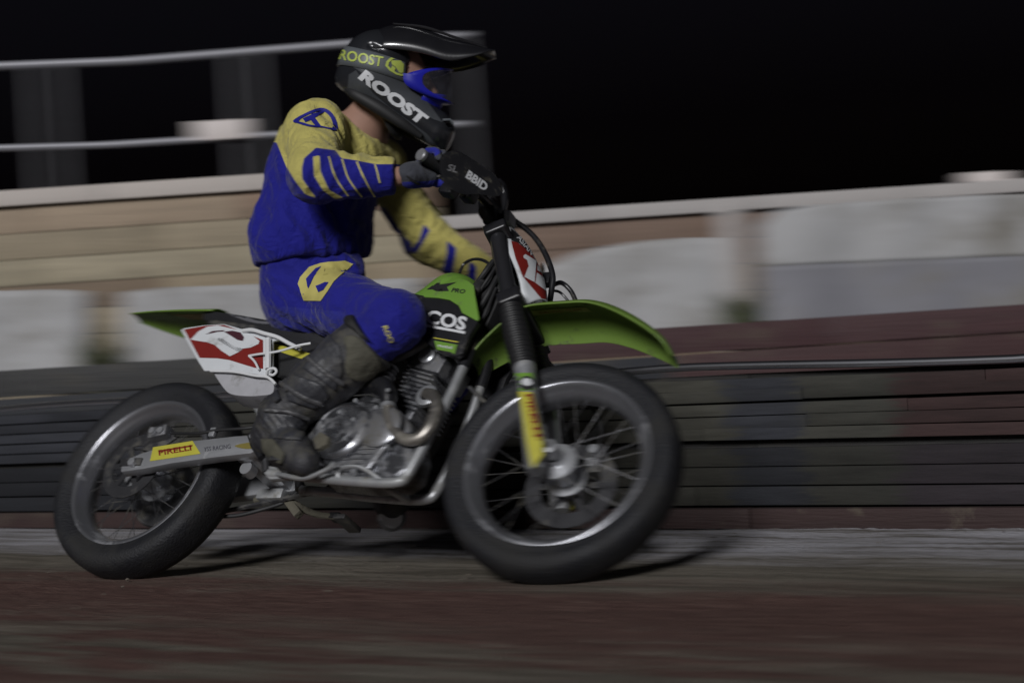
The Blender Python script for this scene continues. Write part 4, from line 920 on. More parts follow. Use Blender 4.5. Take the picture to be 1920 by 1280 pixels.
decal_text("lettering", "ASIAN", (967, 447), (27, 33), (6.5, -6), fpb, M_lett, fp, MBI, bold=0.02, lift=0.0035)
v, f = box_geo(FP(953, 495, 0.07), lf(FF) * 0.035, lf(FRT) * 0.006, lf(FU) * 0.009); obj("plate_bracket", v, f, mat("pale_tab", (0.33, 0.38, 0.36), 0.5), bike, bevel=0.002)
v, f = box_geo(FP(958, 545, 0.0), lf(FF) * 0.03, lf(FRT) * 0.06, lf(FU) * 0.05); obj("plate_backing", v, f, M_blackm, bike, bevel=0.01)

# handlebar and controls
GR = B(792, 292, 0.385); GI = B(856, 332, 0.250)
bar_r = [B(930, 396, 0.0), B(921, 388, 0.05), B(905, 372, 0.12), B(878, 348, 0.20), GI, GR]
steer_shift = lambda p: V3(p[0] - 0.16 * abs(p[1]) / 0.385 * 0.6, -p[1], p[2])
bar_l = [steer_shift(p) for p in bar_r[::-1]]
bar = tube("handlebar", bar_l[:-1] + bar_r, 0.0125, M_black, bike, seg=14, smooth_n=6)
for a, b in ((GI, GR), (steer_shift(GI), steer_shift(GR))):
    gpts = [a + (b - a) * t for t in np.linspace(0, 1, 30)]
    gr = tube("grip", gpts, [0.0165 + 0.0008 * (k % 2) for k in range(30)], mat("grip_rubber", (0.018, 0.018, 0.02), 0.7, var=0.2), bike, seg=16)
    d_ = (b - a) / np.linalg.norm(b - a); e1 = np.cross(d_, Zl); e1 /= np.linalg.norm(e1)
    v, f = lathe_geo([(-0.002, 0.0185), (0.008, 0.0185), (0.011, 0.015), (0.011, 0.0)], b, d_, e1, np.cross(d_, e1), 24); obj("bar_end", v, f, mat("bar_end_grey", (0.22, 0.22, 0.23), 0.4, 0.4), gr, sharp=30)
v, f = box_geo(B(926, 408, 0.0), Xl * 0.026, Yl * 0.055, V3(-0.010, 0, 0.032)); obj("bar_clamp", v, f, M_black, bike, bevel=0.006)
v, f = box_geo(B(918, 405, 0.07), Xl * 0.022, Yl * 0.012, V3(-0.012, 0, 0.030)); obj("bar_mount", v, f, M_black, bike, bevel=0.004)
v, f = box_geo(B(956, 412, 0.03), Xl * 0.010, Yl * 0.02, V3(-0.004, 0, 0.02)); obj("white_tag", v, f, M_white, bike, bevel=0.002)
HG = [(826, 300), (832, 291), (842, 287), (854, 286), (868, 290), (895, 307), (918, 323), (927, 340), (933, 354), (925, 364), (905, 363), (884, 360), (862, 361), (842, 355), (831, 342), (826, 320)]
HG = [tuple(q) for q in catmull(HG, 2, True)]
hoff = lambda px: 0.415 - (px - 803) / 130 * 0.22
def hg_pts(sgn):
    out = []
    for dpt in (0, 1):
        for px, py in HG:
            q = B(px, py, hoff(px)); cen = math.sin(max(0, min(1, (px - 803) / 130)) * math.pi)
            q = q + V3(0.012 if dpt else -0.0, 0.012 * dpt - 0.014 * cen * (1 - dpt) * 0.6, 0)
            out.append(q if sgn > 0 else steer_shift(q))
    return out
for sg in (1, -1):
    n_ = len(HG); v = hg_pts(sg); f = [tuple(range(n_)), tuple(range(2 * n_ - 1, n_ - 1, -1))] + [(i, (i + 1) % n_, n_ + (i + 1) % n_, n_ + i) for i in range(n_)]
    hgo = obj("hand_guard", v, f, mat("guard_plastic", (0.016, 0.016, 0.018), 0.36, var=0.3, mud=MUD, mudamt=0.15, mudscale=30), bike, bevel=0.004, bseg=3)
    if sg == 1:
        hb = bvh_of(hgo, MB_)
        decal_text("lettering", "BBID", (872, 333), (37, 27), (7, -14), hb, M_lett, hgo, MBI, bold=0.04, lift=0.0012)
        decal_text("lettering", "SL", (838, 320), (18, 5), (4, -12), hb, mat("grey_lettering", (0.22, 0.22, 0.23), 0.6), hgo, MBI, bold=0.01, lift=0.0012)
v, f = box_geo(B(842, 358, 0.27), V3(0.022, 0, -0.006), Yl * 0.018, V3(0.004, 0, 0.016)); obj("master_cylinder", v, f, M_black, bike, bevel=0.008)
v, f = box_geo(B(880, 368, 0.19), V3(0.020, 0, -0.004), Yl * 0.018, V3(0.004, 0, 0.016)); obj("lever_perch", v, f, M_black, bike, bevel=0.006)
tube("brake_lever", [B(872, 366, 0.2), B(850, 352, 0.28), B(822, 330, 0.36)], [0.006, 0.005, 0.004], M_dsteel, bike, seg=8, smooth_n=5)
tube("throttle_cable", [B(885, 362, 0.18), B(915, 352, 0.10), B(938, 342, 0.05), B(944, 370, 0.02), B(942, 400, 0.0), B(935, 450, 0.0)], 0.005, M_black, bike, seg=8, smooth_n=6)
tube("guard_strap", [B(935, 336, 0.02), B(943, 350, 0.02), B(946, 375, 0.02), B(944, 402, 0.02)], [0.004, 0.010, 0.011, 0.006], M_black, bike, seg=8, smooth_n=5)
tube("brake_line", [FP(940, 398, 0.03), FP(965, 414, 0.0), FP(998, 440, -0.02), FP(1022, 475, -0.03), FP(1036, 515, -0.04), FP(1034, 545, -0.05), FP(1027, 590, -0.06)], 0.0085, M_black, bike, seg=10, smooth_n=6)
tube("clutch_cable", [FP(1022, 520, -0.05), FP(1032, 535, -0.06), FP(1052, 530, -0.10), FP(1070, 545, -0.12), FP(1082, 570, -0.13)], 0.007, M_black, bike, seg=10, smooth_n=6)
tube("speed_cable", [FP(1030, 545, -0.06), FP(1050, 548, -0.10), FP(1072, 572, -0.12)], 0.004, M_black, bike, seg=8, smooth_n=6)
v, f = box_geo(FP(1026, 525, -0.05), lf(FF) * 0.012, lf(FRT) * 0.014, lf(FU) * 0.02); obj("cable_clamp", v, f, M_black, bike, bevel=0.005)
tube("vent_hose", [B(862, 512, 0.0), B(870, 495, 0.0), B(888, 486, 0.01), B(908, 489, 0.02), B(924, 503, 0.03), B(930, 530, 0.03)], 0.0045, M_black, bike, seg=8, smooth_n=6)
for k, (a, b) in enumerate((((888, 540), (925, 490)), ((890, 560), (930, 500)), ((893, 590), (932, 520)), ((885, 640), (930, 540)))):
    tube("wiring_lead", [B(*a, 0.06), B((a[0] + b[0]) / 2 + 3, (a[1] + b[1]) / 2 - 4, 0.08), B(*b, 0.07)], 0.005 if k % 2 else 0.008, M_blackm, bike, seg=8, smooth_n=5)
plate("radiator_shield", [(888, 530), (925, 500), (936, 560), (912, 612), (897, 606)], 0.06, 0.10, M_blackm, bike, bevel=0.006)

# ================================================================== RIDER
TPSI = 0.40
TF = V3(math.cos(TPSI), -math.sin(TPSI), 0); TR = V3(-math.sin(TPSI), -math.cos(TPSI), 0)
J = dict(pel=W(585, 545, 4.79), waist=W(585, 450, 4.80), chest=W(612, 325, 4.80), neck=W(672, 232, 4.80),
         shR=W(592, 243, 4.665), elR=W(590, 328, 4.44), wrR=W(748, 331, 4.44),
         shL=W(708, 305, 4.99), elL=W(800, 448, 5.03), wrL=W(958, 543, 4.99),
         hipR=W(592, 562, 4.69), knR=W(742, 600, 4.37), anR=W(525, 785, 4.43),
         hipL=W(615, 575, 4.90), knL=W(838, 700, 4.80), anL=W(742, 880, 4.93))
PB = V3(J['pel'][0], J['pel'][1], J['pel'][2] - 0.12)
PM = Matrix.Translation(Vector(PB)); PMI = PM.inverted()
def fold(p, c, r, d, wl, amp, ph=0.0, warp=0.7):
    q = p - c; m = np.exp(-(q * q).sum(1) / (r * r)); d = np.array(d, float); d /= np.linalg.norm(d)
    s = np.sin(2 * math.pi * (q @ d) / wl + ph + warp * np.sin(p @ V3(31, 17, 23)) + 0.5 * warp * np.sin(p @ V3(-13, 41, 37)))
    return amp * m * (1 - 2 * np.abs(s) ** 0.8 * 0.5 - 0.5) * -1
def wob(p, s, a): return a * (np.sin(p @ V3(1.0, 0.6, 0.3) * s) + np.sin(p @ V3(-0.4, 1.1, 0.7) * s * 1.3 + 1) + np.sin(p @ V3(0.3, -0.5, 1.2) * s * 0.8 + 2)) / 3
def torso_space(p, k=0.74): l = (p - J['chest']) @ TR; return p - np.outer(l * (1 - k), TR)
def ts1(a, k=0.74): return torso_space(a[None])[0]
# helmet frame
HA = 0.13; HS = 641.0
RvN, UvN, FvN = np.array(Rv), np.array(Uv), np.array(Fv)
HC = W(735, 150, 4.74); HU = math.cos(HA) * RvN - math.sin(HA) * FvN; HW = -math.cos(HA) * FvN - math.sin(HA) * RvN; HV = UvN
def huv(px, py, w_=0.0): return V3(((px - 735) / HS + w_ * math.sin(HA)) / math.cos(HA), (150 - py) / HS, w_)
def H(px, py, w_=0.0): q = huv(px, py, w_); return HC + HU * q[0] + HV * q[1] + HW * q[2]
def hq(p): q = p - HC; return np.stack([q @ HU, q @ HV, q @ HW], 1)
I3 = np.eye(3)

def body_sdf(p):
    q = hq(p)
    d = ell(q, huv(738, 150), I3, (0.098, 0.118, 0.076))
    d = smin(d, rc(q, huv(755, 190), huv(785, 205), 0.055, 0.035), 0.03)                 # jaw
    d = smin(d, rc(q, huv(801, 150), huv(815, 176), 0.008, 0.013), 0.012)                # nose
    d = smin(d, rc(q, huv(797, 146, 0.05), huv(800, 144, -0.05), 0.010, 0.010), 0.015)   # brow
    for s in (1, -1): d = smax(d, -ell(q, huv(808, 159, 0.033 * s), I3, (0.016, 0.010, 0.016)), 0.01)
    d = smin(d, rc(q, huv(803, 192, 0.02), huv(803, 192, -0.02), 0.010, 0.010), 0.012)
    d = smin(d, rc(p, J['neck'] - TF * 0.01 - V3(0, 0, 0.03), H(722, 178), 0.066, 0.060), 0.03)
    t = torso_space(p)
    d = smin(d, rc(t, ts1(J['neck'] - V3(0, 0, 0.06)), ts1(J['chest']), 0.075, 0.115), 0.05)
    d = smin(d, rc(t, ts1(J['chest']), ts1(J['pel']), 0.115, 0.105), 0.05)
    for s in 'RL':
        d = smin(d, rc(p, J['chest'] + V3(0, 0, 0.12), J['sh' + s], 0.06, 0.05), 0.04)
        d = smin(d, rc(p, J['sh' + s], J['el' + s], 0.048, 0.040), 0.02); d = smin(d, rc(p, J['el' + s], J['wr' + s], 0.040, 0.028), 0.02)
        d = smin(d, rc(p, J['hip' + s], J['kn' + s], 0.075, 0.052), 0.04); d = smin(d, rc(p, J['kn' + s], J['an' + s], 0.050, 0.036), 0.02)
    return d
allp = np.array(list(J.values()) + [HC + 0.14, HC - 0.14]); lo, hi = allp.min(0) - 0.10, allp.max(0) + 0.10
person, _ = sdf_obj("person", body_sdf, lo, hi, 0.0085, M_skin, None, PM)
person.location = Vector(PB)
tag(person, "rider in blue and yellow race kit and black helmet, seated on the motorcycle", "person")
for s in (1, -1):
    c = H(801, 160, 0.033 * s); v, f = lathe_geo([(-0.010 * math.cos(a), 0.010 * math.sin(a)) for a in np.linspace(0, math.pi, 9)], c - PB, HU, HV, HW, 14); obj("eye", v, f, mat("eye_white", (0.5, 0.48, 0.46), 0.2), person)
    v, f = lathe_geo([(0.0085, 0.005), (0.0106, 0.0)], c - PB, HU, HV, HW, 12); obj("iris", v, f, mat("iris_dark", (0.02, 0.012, 0.008), 0.2), person)

# two-tone cloth
def cloth(name, ca, cb, cc=None):
    m = bpy.data.materials.new(name); m.use_nodes = True; n = m.node_tree; L = n.links; p = n.nodes["Principled BSDF"]
    p.inputs["Roughness"].default_value = 0.78; p.inputs["Specular IOR Level"].default_value = 0.25; p.inputs["Sheen Weight"].default_value = 0.12
    tc = n.nodes.new("ShaderNodeTexCoord")
    def var(c):
        nz = n.nodes.new("ShaderNodeTexNoise"); nz.inputs["Scale"].default_value = 16; nz.inputs["Detail"].default_value = 6; L.new(tc.outputs["Object"], nz.inputs["Vector"])
        mx = n.nodes.new("ShaderNodeMix"); mx.data_type = 'RGBA'; L.new(nz.outputs[0], mx.inputs[0])
        mx.inputs[6].default_value = (*[x * 0.80 for x in c], 1); mx.inputs[7].default_value = (*[min(1, x * 1.18) for x in c], 1); return mx.outputs[2]
    def layer(attr, a, b):
        at = n.nodes.new("ShaderNodeAttribute"); at.attribute_name = attr
        r = n.nodes.new("ShaderNodeMapRange"); r.inputs[1].default_value = -0.7; r.inputs[2].default_value = 0.7; r.inputs[3].default_value = 1; r.inputs[4].default_value = 0; L.new(at.outputs["Fac"], r.inputs[0])
        mx = n.nodes.new("ShaderNodeMix"); mx.data_type = 'RGBA'; L.new(r.outputs[0], mx.inputs[0]); L.new(a, mx.inputs[6]); L.new(b, mx.inputs[7]); return mx.outputs[2]
    out = layer("pat", var(ca), var(cb))
    if cc: out = layer("pat2", out, var(cc))
    L.new(out, p.inputs["Base Color"])
    w1 = n.nodes.new("ShaderNodeTexNoise"); w1.inputs["Scale"].default_value = 420; L.new(tc.outputs["Object"], w1.inputs["Vector"])
    w2 = n.nodes.new("ShaderNodeTexNoise"); w2.inputs["Scale"].default_value = 20; w2.inputs["Detail"].default_value = 4; w2.inputs["Distortion"].default_value = 1.2; L.new(tc.outputs["Object"], w2.inputs["Vector"])
    ad = n.nodes.new("ShaderNodeMath"); ad.operation = 'MULTIPLY_ADD'; L.new(w1.outputs[0], ad.inputs[0]); ad.inputs[1].default_value = 0.12; L.new(w2.outputs[0], ad.inputs[2])
    bp = n.nodes.new("ShaderNodeBump"); bp.inputs["Strength"].default_value = 0.6; bp.inputs["Distance"].default_value = 0.022; L.new(ad.outputs[0], bp.inputs["Height"]); L.new(bp.outputs[0], p.inputs["Normal"])
    return m
BLUE = (0.006, 0.007, 0.20); YEL = (0.46, 0.41, 0.12)

def ridge(p, sx, sy, sz, seed=0.0):
    n1 = noise.noise((p[0] * sx + seed, p[1] * sy, p[2] * sz)); return (1 - abs(n1) * 2.2)
def crease(p, a, u, freq, along, seed):                # ridged folds running along direction u (unit), freq across it
    l = p[0] * u[0] + p[1] * u[1] + p[2] * u[2]; q = (p[0] - l * u[0], p[1] - l * u[1], p[2] - l * u[2])
    w_ = noise.noise((p[0] * 7 + seed, p[1] * 7, p[2] * 7)) * 0.35
    return a * (1 - 2.4 * abs(noise.noise((q[0] * freq + u[0] * l * along + w_, q[1] * freq + u[1] * l * along + seed, q[2] * freq + u[2] * l * along - w_))))
def gm(p, c, r): return math.exp(-((p[0] - c[0]) ** 2 + (p[1] - c[1]) ** 2 + (p[2] - c[2]) ** 2) / (r * r))
def un(*a): q = np.array(a, float); return tuple(q / np.linalg.norm(q))
# jersey
def arm_d(p, s):
    sh, el, wr = J['sh' + s], J['el' + s], J['wr' + s]
    if s == 'R':
        d = smin(rc(p, sh, el, 0.074, 0.070), rc(p, el, wr, 0.068, 0.046), 0.03)
    else:
        d = smin(rc(p, sh, el, 0.072, 0.066), rc(p, el, wr, 0.066, 0.048), 0.03)
    return d
hemN = V3(0.05, 0, -1.0); hemC = W(580, 488, 4.79)
def jersey_sdf(p):
    t = torso_space(p)
    d = rc(t, ts1(J['pel'] + V3(0, 0, 0.02)), ts1(J['waist']), 0.140, 0.148)
    d = smin(d, rc(t, ts1(J['waist']), ts1(J['chest']), 0.148, 0.142), 0.06)
    d = smin(d, rc(t, ts1(J['chest']), ts1(J['neck'] - V3(0.03, 0, 0.075)), 0.140, 0.088), 0.05)
    d = smin(d, rc(p, J['chest'] + V3(-0.03, -0.02, 0.10), J['shR'], 0.095, 0.083), 0.05)
    d = smin(d, rc(p, J['chest'] + V3(0.02, 0.02, 0.08), J['shL'], 0.095, 0.078), 0.05)
    d = smin(d, rc(p, W(668, 292, 4.77), W(716, 306, 4.86), 0.078, 0.058), 0.04)
    d = smax(d, half(p, hemC, hemN), 0.010)
    d = smin(d, arm_d(p, 'R'), 0.026); d = smin(d, arm_d(p, 'L'), 0.03)
    for s in 'RL':                                                                       # cuffs
        ax_ = J['wr' + s] - J['el' + s]; c = J['el' + s] + ax_ * (0.945 if s == 'R' else 0.93); hf = half(p, c, ax_)
        near = np.linalg.norm(p - J['wr' + s], axis=1) < 0.10
        d = np.where(near, smax(d, hf, 0.004), d)
    nk = half(p, J['neck'] + V3(0.0, 0, 0.010), V3(0.62, 0, 1.0))                     # neck opening
    d = np.where(np.linalg.norm(p - J['neck'], axis=1) < 0.15, smax(d, nk, 0.012), d)
    hole = rc(p, J['neck'] + V3(-0.02, 0, -0.05), J['neck'] + V3(0.05, 0, 0.12), 0.062, 0.076)
    return smax(d, -hole, 0.008)
YK = [(498, 262), (520, 215), (556, 180), (605, 172), (655, 190), (690, 236), (712, 250), (740, 250), (762, 285), (762, 310), (741, 308), (705, 308), (657, 299), (640, 297), (629, 282), (592, 277), (588, 281), (570, 297), (566, 316), (567, 336), (581, 356), (595, 373), (572, 364), (553, 339), (536, 311), (519, 268)]
def stripe(pts, w_):
    P = catmull(pts, 4); T = np.gradient(P, axis=0); T /= np.linalg.norm(T, axis=1)[:, None]; Nn = np.stack([-T[:, 1], T[:, 0]], 1)
    return list(P + Nn * w_ / 2) + list((P - Nn * w_ / 2)[::-1])
STR = [[(587, 294), (599, 291), (601, 322), (617, 356), (644, 371), (629, 374), (606, 358), (589, 330)]]
LBLUE = [[(690, 380), (722, 390), (741, 417), (758, 443), (772, 456), (769, 484), (752, 490), (690, 440)], [(838, 450), (856, 466), (848, 515), (828, 512), (838, 476)], [(880, 488), (893, 500), (892, 535), (876, 525)], [(795, 420), (806, 432), (784, 470), (774, 478), (772, 468), (786, 450)]]
def jersey_pat(V):
    P = proj(V); d = poly_sd(P, YK)
    for s_ in STR: d = np.minimum(d, poly_sd(P, s_))
    left = arm_d(V, 'L') < 0.03
    bl = np.full(len(V), 1e3)
    for s_ in LBLUE: bl = np.minimum(bl, poly_sd(P, s_))
    return np.where(left & (P[:, 1] > 300), -bl, d)
ARM_R = W(660, 330, 4.44); SIDE = W(600, 430, 4.66); ELB = J['elL']; SHO = W(620, 250, 4.64); BACK = W(510, 380, 4.78)
fu1, fu2, fu3, fu4 = un(0.55, 0, -1), un(0.25, 0, 1), un(*(J['wrR'] - J['elR'])), un(*(J['wrL'] - J['elL']))
across = un(0.1, 0.3, 1.0)
def jersey_disp(p):
    d = 0.0022 * noise.noise(p * 24) + 0.0010 * noise.noise(p * 60)
    d += crease(p, 0.012, fu1, 21, 3.5, 3.0) * gm(p, SIDE, 0.24)
    d += crease(p, 0.009, fu2, 19, 4, 9.0) * gm(p, BACK, 0.2)
    d += crease(p, 0.008, across, 24, 6, 5.0) * gm(p, ARM_R, 0.14)
    d += crease(p, 0.009, un(0.6, 0, -1), 22, 5, 7.5) * gm(p, SHO, 0.14)
    d += crease(p, 0.009, un(0.6, 0.2, 0.8), 21, 5, 1.5) * gm(p, ELB, 0.18)
    return d
allp = np.array([J[k] for k in ('pel', 'waist', 'chest', 'neck', 'shR', 'elR', 'wrR', 'shL', 'elL', 'wrL')])
jer, jerb = sdf_obj("jersey", jersey_sdf, allp.min(0) - 0.18, allp.max(0) + 0.18, 0.0065, cloth("jersey_cloth", BLUE, YEL), person, PM, {"pat": jersey_pat}, jersey_disp)
M_print = lambda: mat("blue_print", BLUE, 0.7, var=0.1)
M_printy = lambda: mat("yellow_print", YEL, 0.7, var=0.1)
sc2 = lambda L_: [(460 + a * 0.28121, 170 + b * 0.28121) for a, b in L_]
def ring(outer, inner):                                # outline band between two outlines of equal count
    n_ = len(outer); return [[outer[i], outer[(i + 1) % n_], inner[(i + 1) % n_], inner[i]] for i in range(n_)]
so_ = catmull(sc2([(320, 205), (400, 155), (500, 118), (565, 140), (605, 200), (608, 268), (520, 252), (430, 245), (365, 225)]), 3, True); ci = so_.mean(0)
si_ = ci + (so_ - ci) * 0.76
decal_poly("shoulder_emblem", ring([tuple(q) for q in so_], [tuple(q) for q in si_]) + [sc2([(385, 190), (440, 165), (520, 140), (480, 175), (465, 185), (505, 240), (470, 245), (435, 200), (400, 215)]), sc2([(440, 160), (530, 135), (520, 150), (450, 178)])], jerb, M_print, jer, PMI, step=7, lift=0.0025)

for pts_ in ([(616, 294), (629, 333), (653, 367)], [(641, 299), (654, 336), (678, 369)], [(669, 304), (685, 339), (706, 373)], [(703, 309), (708, 325), (712, 343)]):
    decal_poly("sleeve_stripe", [stripe(pts_, 2.8)], jerb, M_printy, jer, PMI, step=7, lift=0.002)
# trousers
WB_ = W(590, 488, 4.79)
def trouser_sdf(p):
    t = torso_space(p)
    d = rc(t, ts1(J['pel'] + V3(0, 0, 0.085)), ts1(J['pel'] + V3(-0.005, 0, -0.012)), 0.134, 0.132)
    d = smin(d, rc(p, J['pel'] + V3(-0.03, 0, -0.03), J['pel'] + V3(-0.02, 0, 0.0), 0.105, 0.11), 0.04)
    for s in 'RL':
        mid = J['hip' + s] * 0.5 + J['kn' + s] * 0.5
        d = smin(d, rc(p, J['hip' + s], mid, 0.094, 0.088), 0.05); d = smin(d, rc(p, mid, J['kn' + s], 0.088, 0.079), 0.03)
        d = smin(d, rc(p, J['kn' + s], J['kn' + s] * 0.55 + J['an' + s] * 0.45, 0.079, 0.062), 0.02)
    d = smin(d, rc(p, J['pel'] + V3(0, 0, 0.06), W(636, 516, 4.72), 0.11, 0.078), 0.04)
    return smax(d, half(p, WB_ + V3(0, 0, 0.012), V3(-0.05, 0, 1)), 0.01)
HIPF = W(610, 520, 4.66); SEATF = W(580, 600, 4.62); KNF = W(720, 640, 4.34)
def trouser_disp(p):
    d = 0.002 * noise.noise(p * 22) + 0.0009 * noise.noise(p * 60)
    d += crease(p, 0.011, un(0.8, -0.2, -0.5), 22, 5, 2.0) * gm(p, HIPF, 0.18)
    d += crease(p, 0.0045, un(0.1, 0, 1), 24, 5, 4.0) * gm(p, SEATF, 0.13)
    d += crease(p, 0.006, un(0.7, 0, -0.7), 24, 5, 6.0) * gm(p, KNF, 0.14)
    return d
PN = [(505, 590), (530, 574), (590, 580), (640, 584), (660, 600), (640, 612), (600, 625), (520, 622)]
allp = np.array([J[k] for k in ('pel', 'hipR', 'knR', 'anR', 'hipL', 'knL', 'anL')])
tro, trob = sdf_obj("trousers", trouser_sdf, allp.min(0) - 0.16, allp.max(0) + 0.17, 0.007, cloth("trouser_cloth", (0.0075, 0.0085, 0.195), YEL, (0.016, 0.019, 0.21)), person, PM, {"pat": lambda V: np.full(len(V), 1e3), "pat2": lambda V: poly_sd(proj(V), PN)}, trouser_disp)
tq = lambda L_: [(240 + a * 0.23442, 460 + b * 0.23442) for a, b in L_]
decal_poly("thigh_emblem", [tq([(1410, 440), (1360, 310), (1380, 255), (1450, 175), (1540, 145), (1600, 135), (1600, 165), (1560, 240), (1600, 235), (1660, 240), (1690, 190), (1730, 170), (1690, 130), (1730, 125), (1800, 150), (1760, 190), (1650, 290), (1600, 370), (1570, 380), (1545, 445)])], trob, M_printy, tro, PMI, step=8, lift=0.0025)
decal_poly("thigh_emblem_gap", [tq([(1440, 330), (1430, 270), (1500, 190), (1545, 172), (1490, 260), (1450, 350)]), tq([(1505, 330), (1580, 300), (1610, 300), (1570, 360), (1530, 380)])], trob, M_print, tro, PMI, step=8, lift=0.0038)
decal_text("lettering", "ROO", (717, 612), (13, 31), (9, -3), trob, M_printy, tro, PMI, bold=0.03, lift=0.0025)

# boots
def boot(name, kn, an, heel, ball, toe, top_t, plates, fine=0.006):
    top = kn + (an - kn) * top_t
    def shaft(p):
        d = rc(p, top, top * 0.45 + an * 0.55, 0.088, 0.078); d = smin(d, rc(p, top * 0.45 + an * 0.55, an, 0.078, 0.061), 0.03); return d
    def foot(p):
        d = smin(rc(p, an, heel, 0.060, 0.046), rc(p, heel, ball, 0.046, 0.050), 0.03); return smin(d, rc(p, ball, toe, 0.050, 0.040), 0.02)
    def base(p):
        d = smin(shaft(p), foot(p), 0.03)
        d = d - wob(p, 60, 0.003)
        d = d + fold(p, an, 0.10, (an - kn), 0.034, 0.007) + fold(p, (top + an) / 2, 0.12, V3(0.5, 0, -1), 0.06, 0.004, 1.2)
        d = smax(d, half(p, top, kn - an), 0.006)
        return smax(d, -rc(p, top + (top - an) * 0.2, top * 0.7 + an * 0.3, 0.075, 0.068), 0.004)
    pts = np.array([top, an, heel, ball, toe])
    b, bb = sdf_obj(name, base, pts.min(0) - 0.13, pts.max(0) + 0.13, fine, M_boot, person, PM)
    for nm, poly, lift, m in plates:
        def f(p, poly=poly, lift=lift): return smax(base(p) - lift, np.maximum(poly_sd(proj(p), poly) / 670.0, (p[:, 1] - (an[1] - 0.005))), 0.004)
        P = np.array([W(a, c, an[1] - 0.03) for a, c in poly]); lo_, hi_ = P.min(0) - 0.05, P.max(0) + 0.05; lo_[1] = an[1] - 0.22; hi_[1] = an[1] + 0.06
        sdf_obj(nm, f, lo_, hi_, 0.005, m, b, PM)
    return b, bb
heelR, ballR, toeR = W(505, 818, 4.45), W(553, 848, 4.33), W(572, 866, 4.285)
M_bp = lambda: mat("boot_panel", (0.030, 0.031, 0.037), 0.5, var=0.45, scale=20, bump=0.35, bscale=60, mud=(0.060, 0.057, 0.047), mudamt=0.35, mudscale=12)
M_bm = lambda: mat("boot_mud", (0.068, 0.065, 0.048), 0.8, var=0.35, scale=18, bump=0.8, bscale=40)
M_bs = lambda: mat("boot_strap", (0.060, 0.060, 0.064), 0.5, var=0.4, scale=30, bump=0.3, bscale=70, mud=(0.065, 0.06, 0.05), mudamt=0.35, mudscale=20)
bR, bRb = boot("boot", J['knR'], J['anR'], heelR, ballR, toeR, 0.20, [
    ("calf_plate", catmull([(645, 632), (668, 630), (690, 650), (716, 680), (712, 697), (690, 715), (660, 712), (646, 690), (650, 660)], 3, True), 0.012, M_bm),
    ("shin_panel", [(590, 655), (616, 626), (638, 650), (644, 700), (628, 734), (600, 712), (566, 690)], 0.007, M_bp),
    ("ankle_panel", [(548, 700), (600, 718), (618, 742), (590, 768), (540, 752), (530, 722)], 0.008, M_bp),
    ("instep_panel", [(495, 772), (560, 776), (578, 800), (566, 826), (512, 822), (490, 798)], 0.006, M_bp),
    ("strap", stripe([(574, 668), (612, 700), (646, 722)], 10), 0.013, M_bs), ("strap", stripe([(524, 716), (566, 744), (606, 760)], 10), 0.014, M_bs), ("strap", stripe([(494, 768), (540, 772), (582, 788)], 9), 0.012, M_bs),
    ("heel_mud", [(488, 822), (512, 822), (535, 850), (528, 872), (505, 862), (492, 845)], 0.008, M_bm),
    ("top_cuff", [(640, 590), (662, 590), (748, 652), (742, 672), (700, 648), (645, 606)], 0.010, M_blackm)])
for px, py, L_ in ((612, 617, 0.02), (583, 648, 0.022), (532, 716, 0.024), (512, 738, 0.022)):      # buckles along the shin edge
    d = ray(px + 8, py + 6); loc, nr, _, _ = bRb.ray_cast(Vector(EYE), Vector(d / np.linalg.norm(d)))
    if loc:
        c = np.array(loc) - PB + np.array(nr) * 0.004; a = (J['anR'] - J['knR']); a /= np.linalg.norm(a); t_ = np.cross(a, np.array(nr)); t_ /= np.linalg.norm(t_)
        v, f = box_geo(c, t_ * L_, a * 0.010, np.array(nr) * 0.005); bk = obj("buckle", v, f, M_bp, bR, bevel=0.003)
        v, f = box_geo(c + np.array(nr) * 0.006 - t_ * 0.004, t_ * 0.009, a * 0.0035, np.array(nr) * 0.002); obj("buckle_catch", v, f, M_dsteel, bk, bevel=0.0015) if False else None
heelL, ballL, toeL = W(728, 915, 4.98), W(733, 940, 4.83), W(735, 948, 4.78)
bL, bLb = boot("boot", J['knL'], J['anL'], heelL, ballL, toeL, 0.25, [], 0.008)
sole = [heelL - V3(0, 0, 0.045), ballL - V3(0, 0, 0.047), toeL - V3(0, 0, 0.034) - V3(0, 0.02, 0)]
tube("steel_shoe", [q - PB for q in sole], [0.034, 0.044, 0.030], M_alu, bL, seg=14)

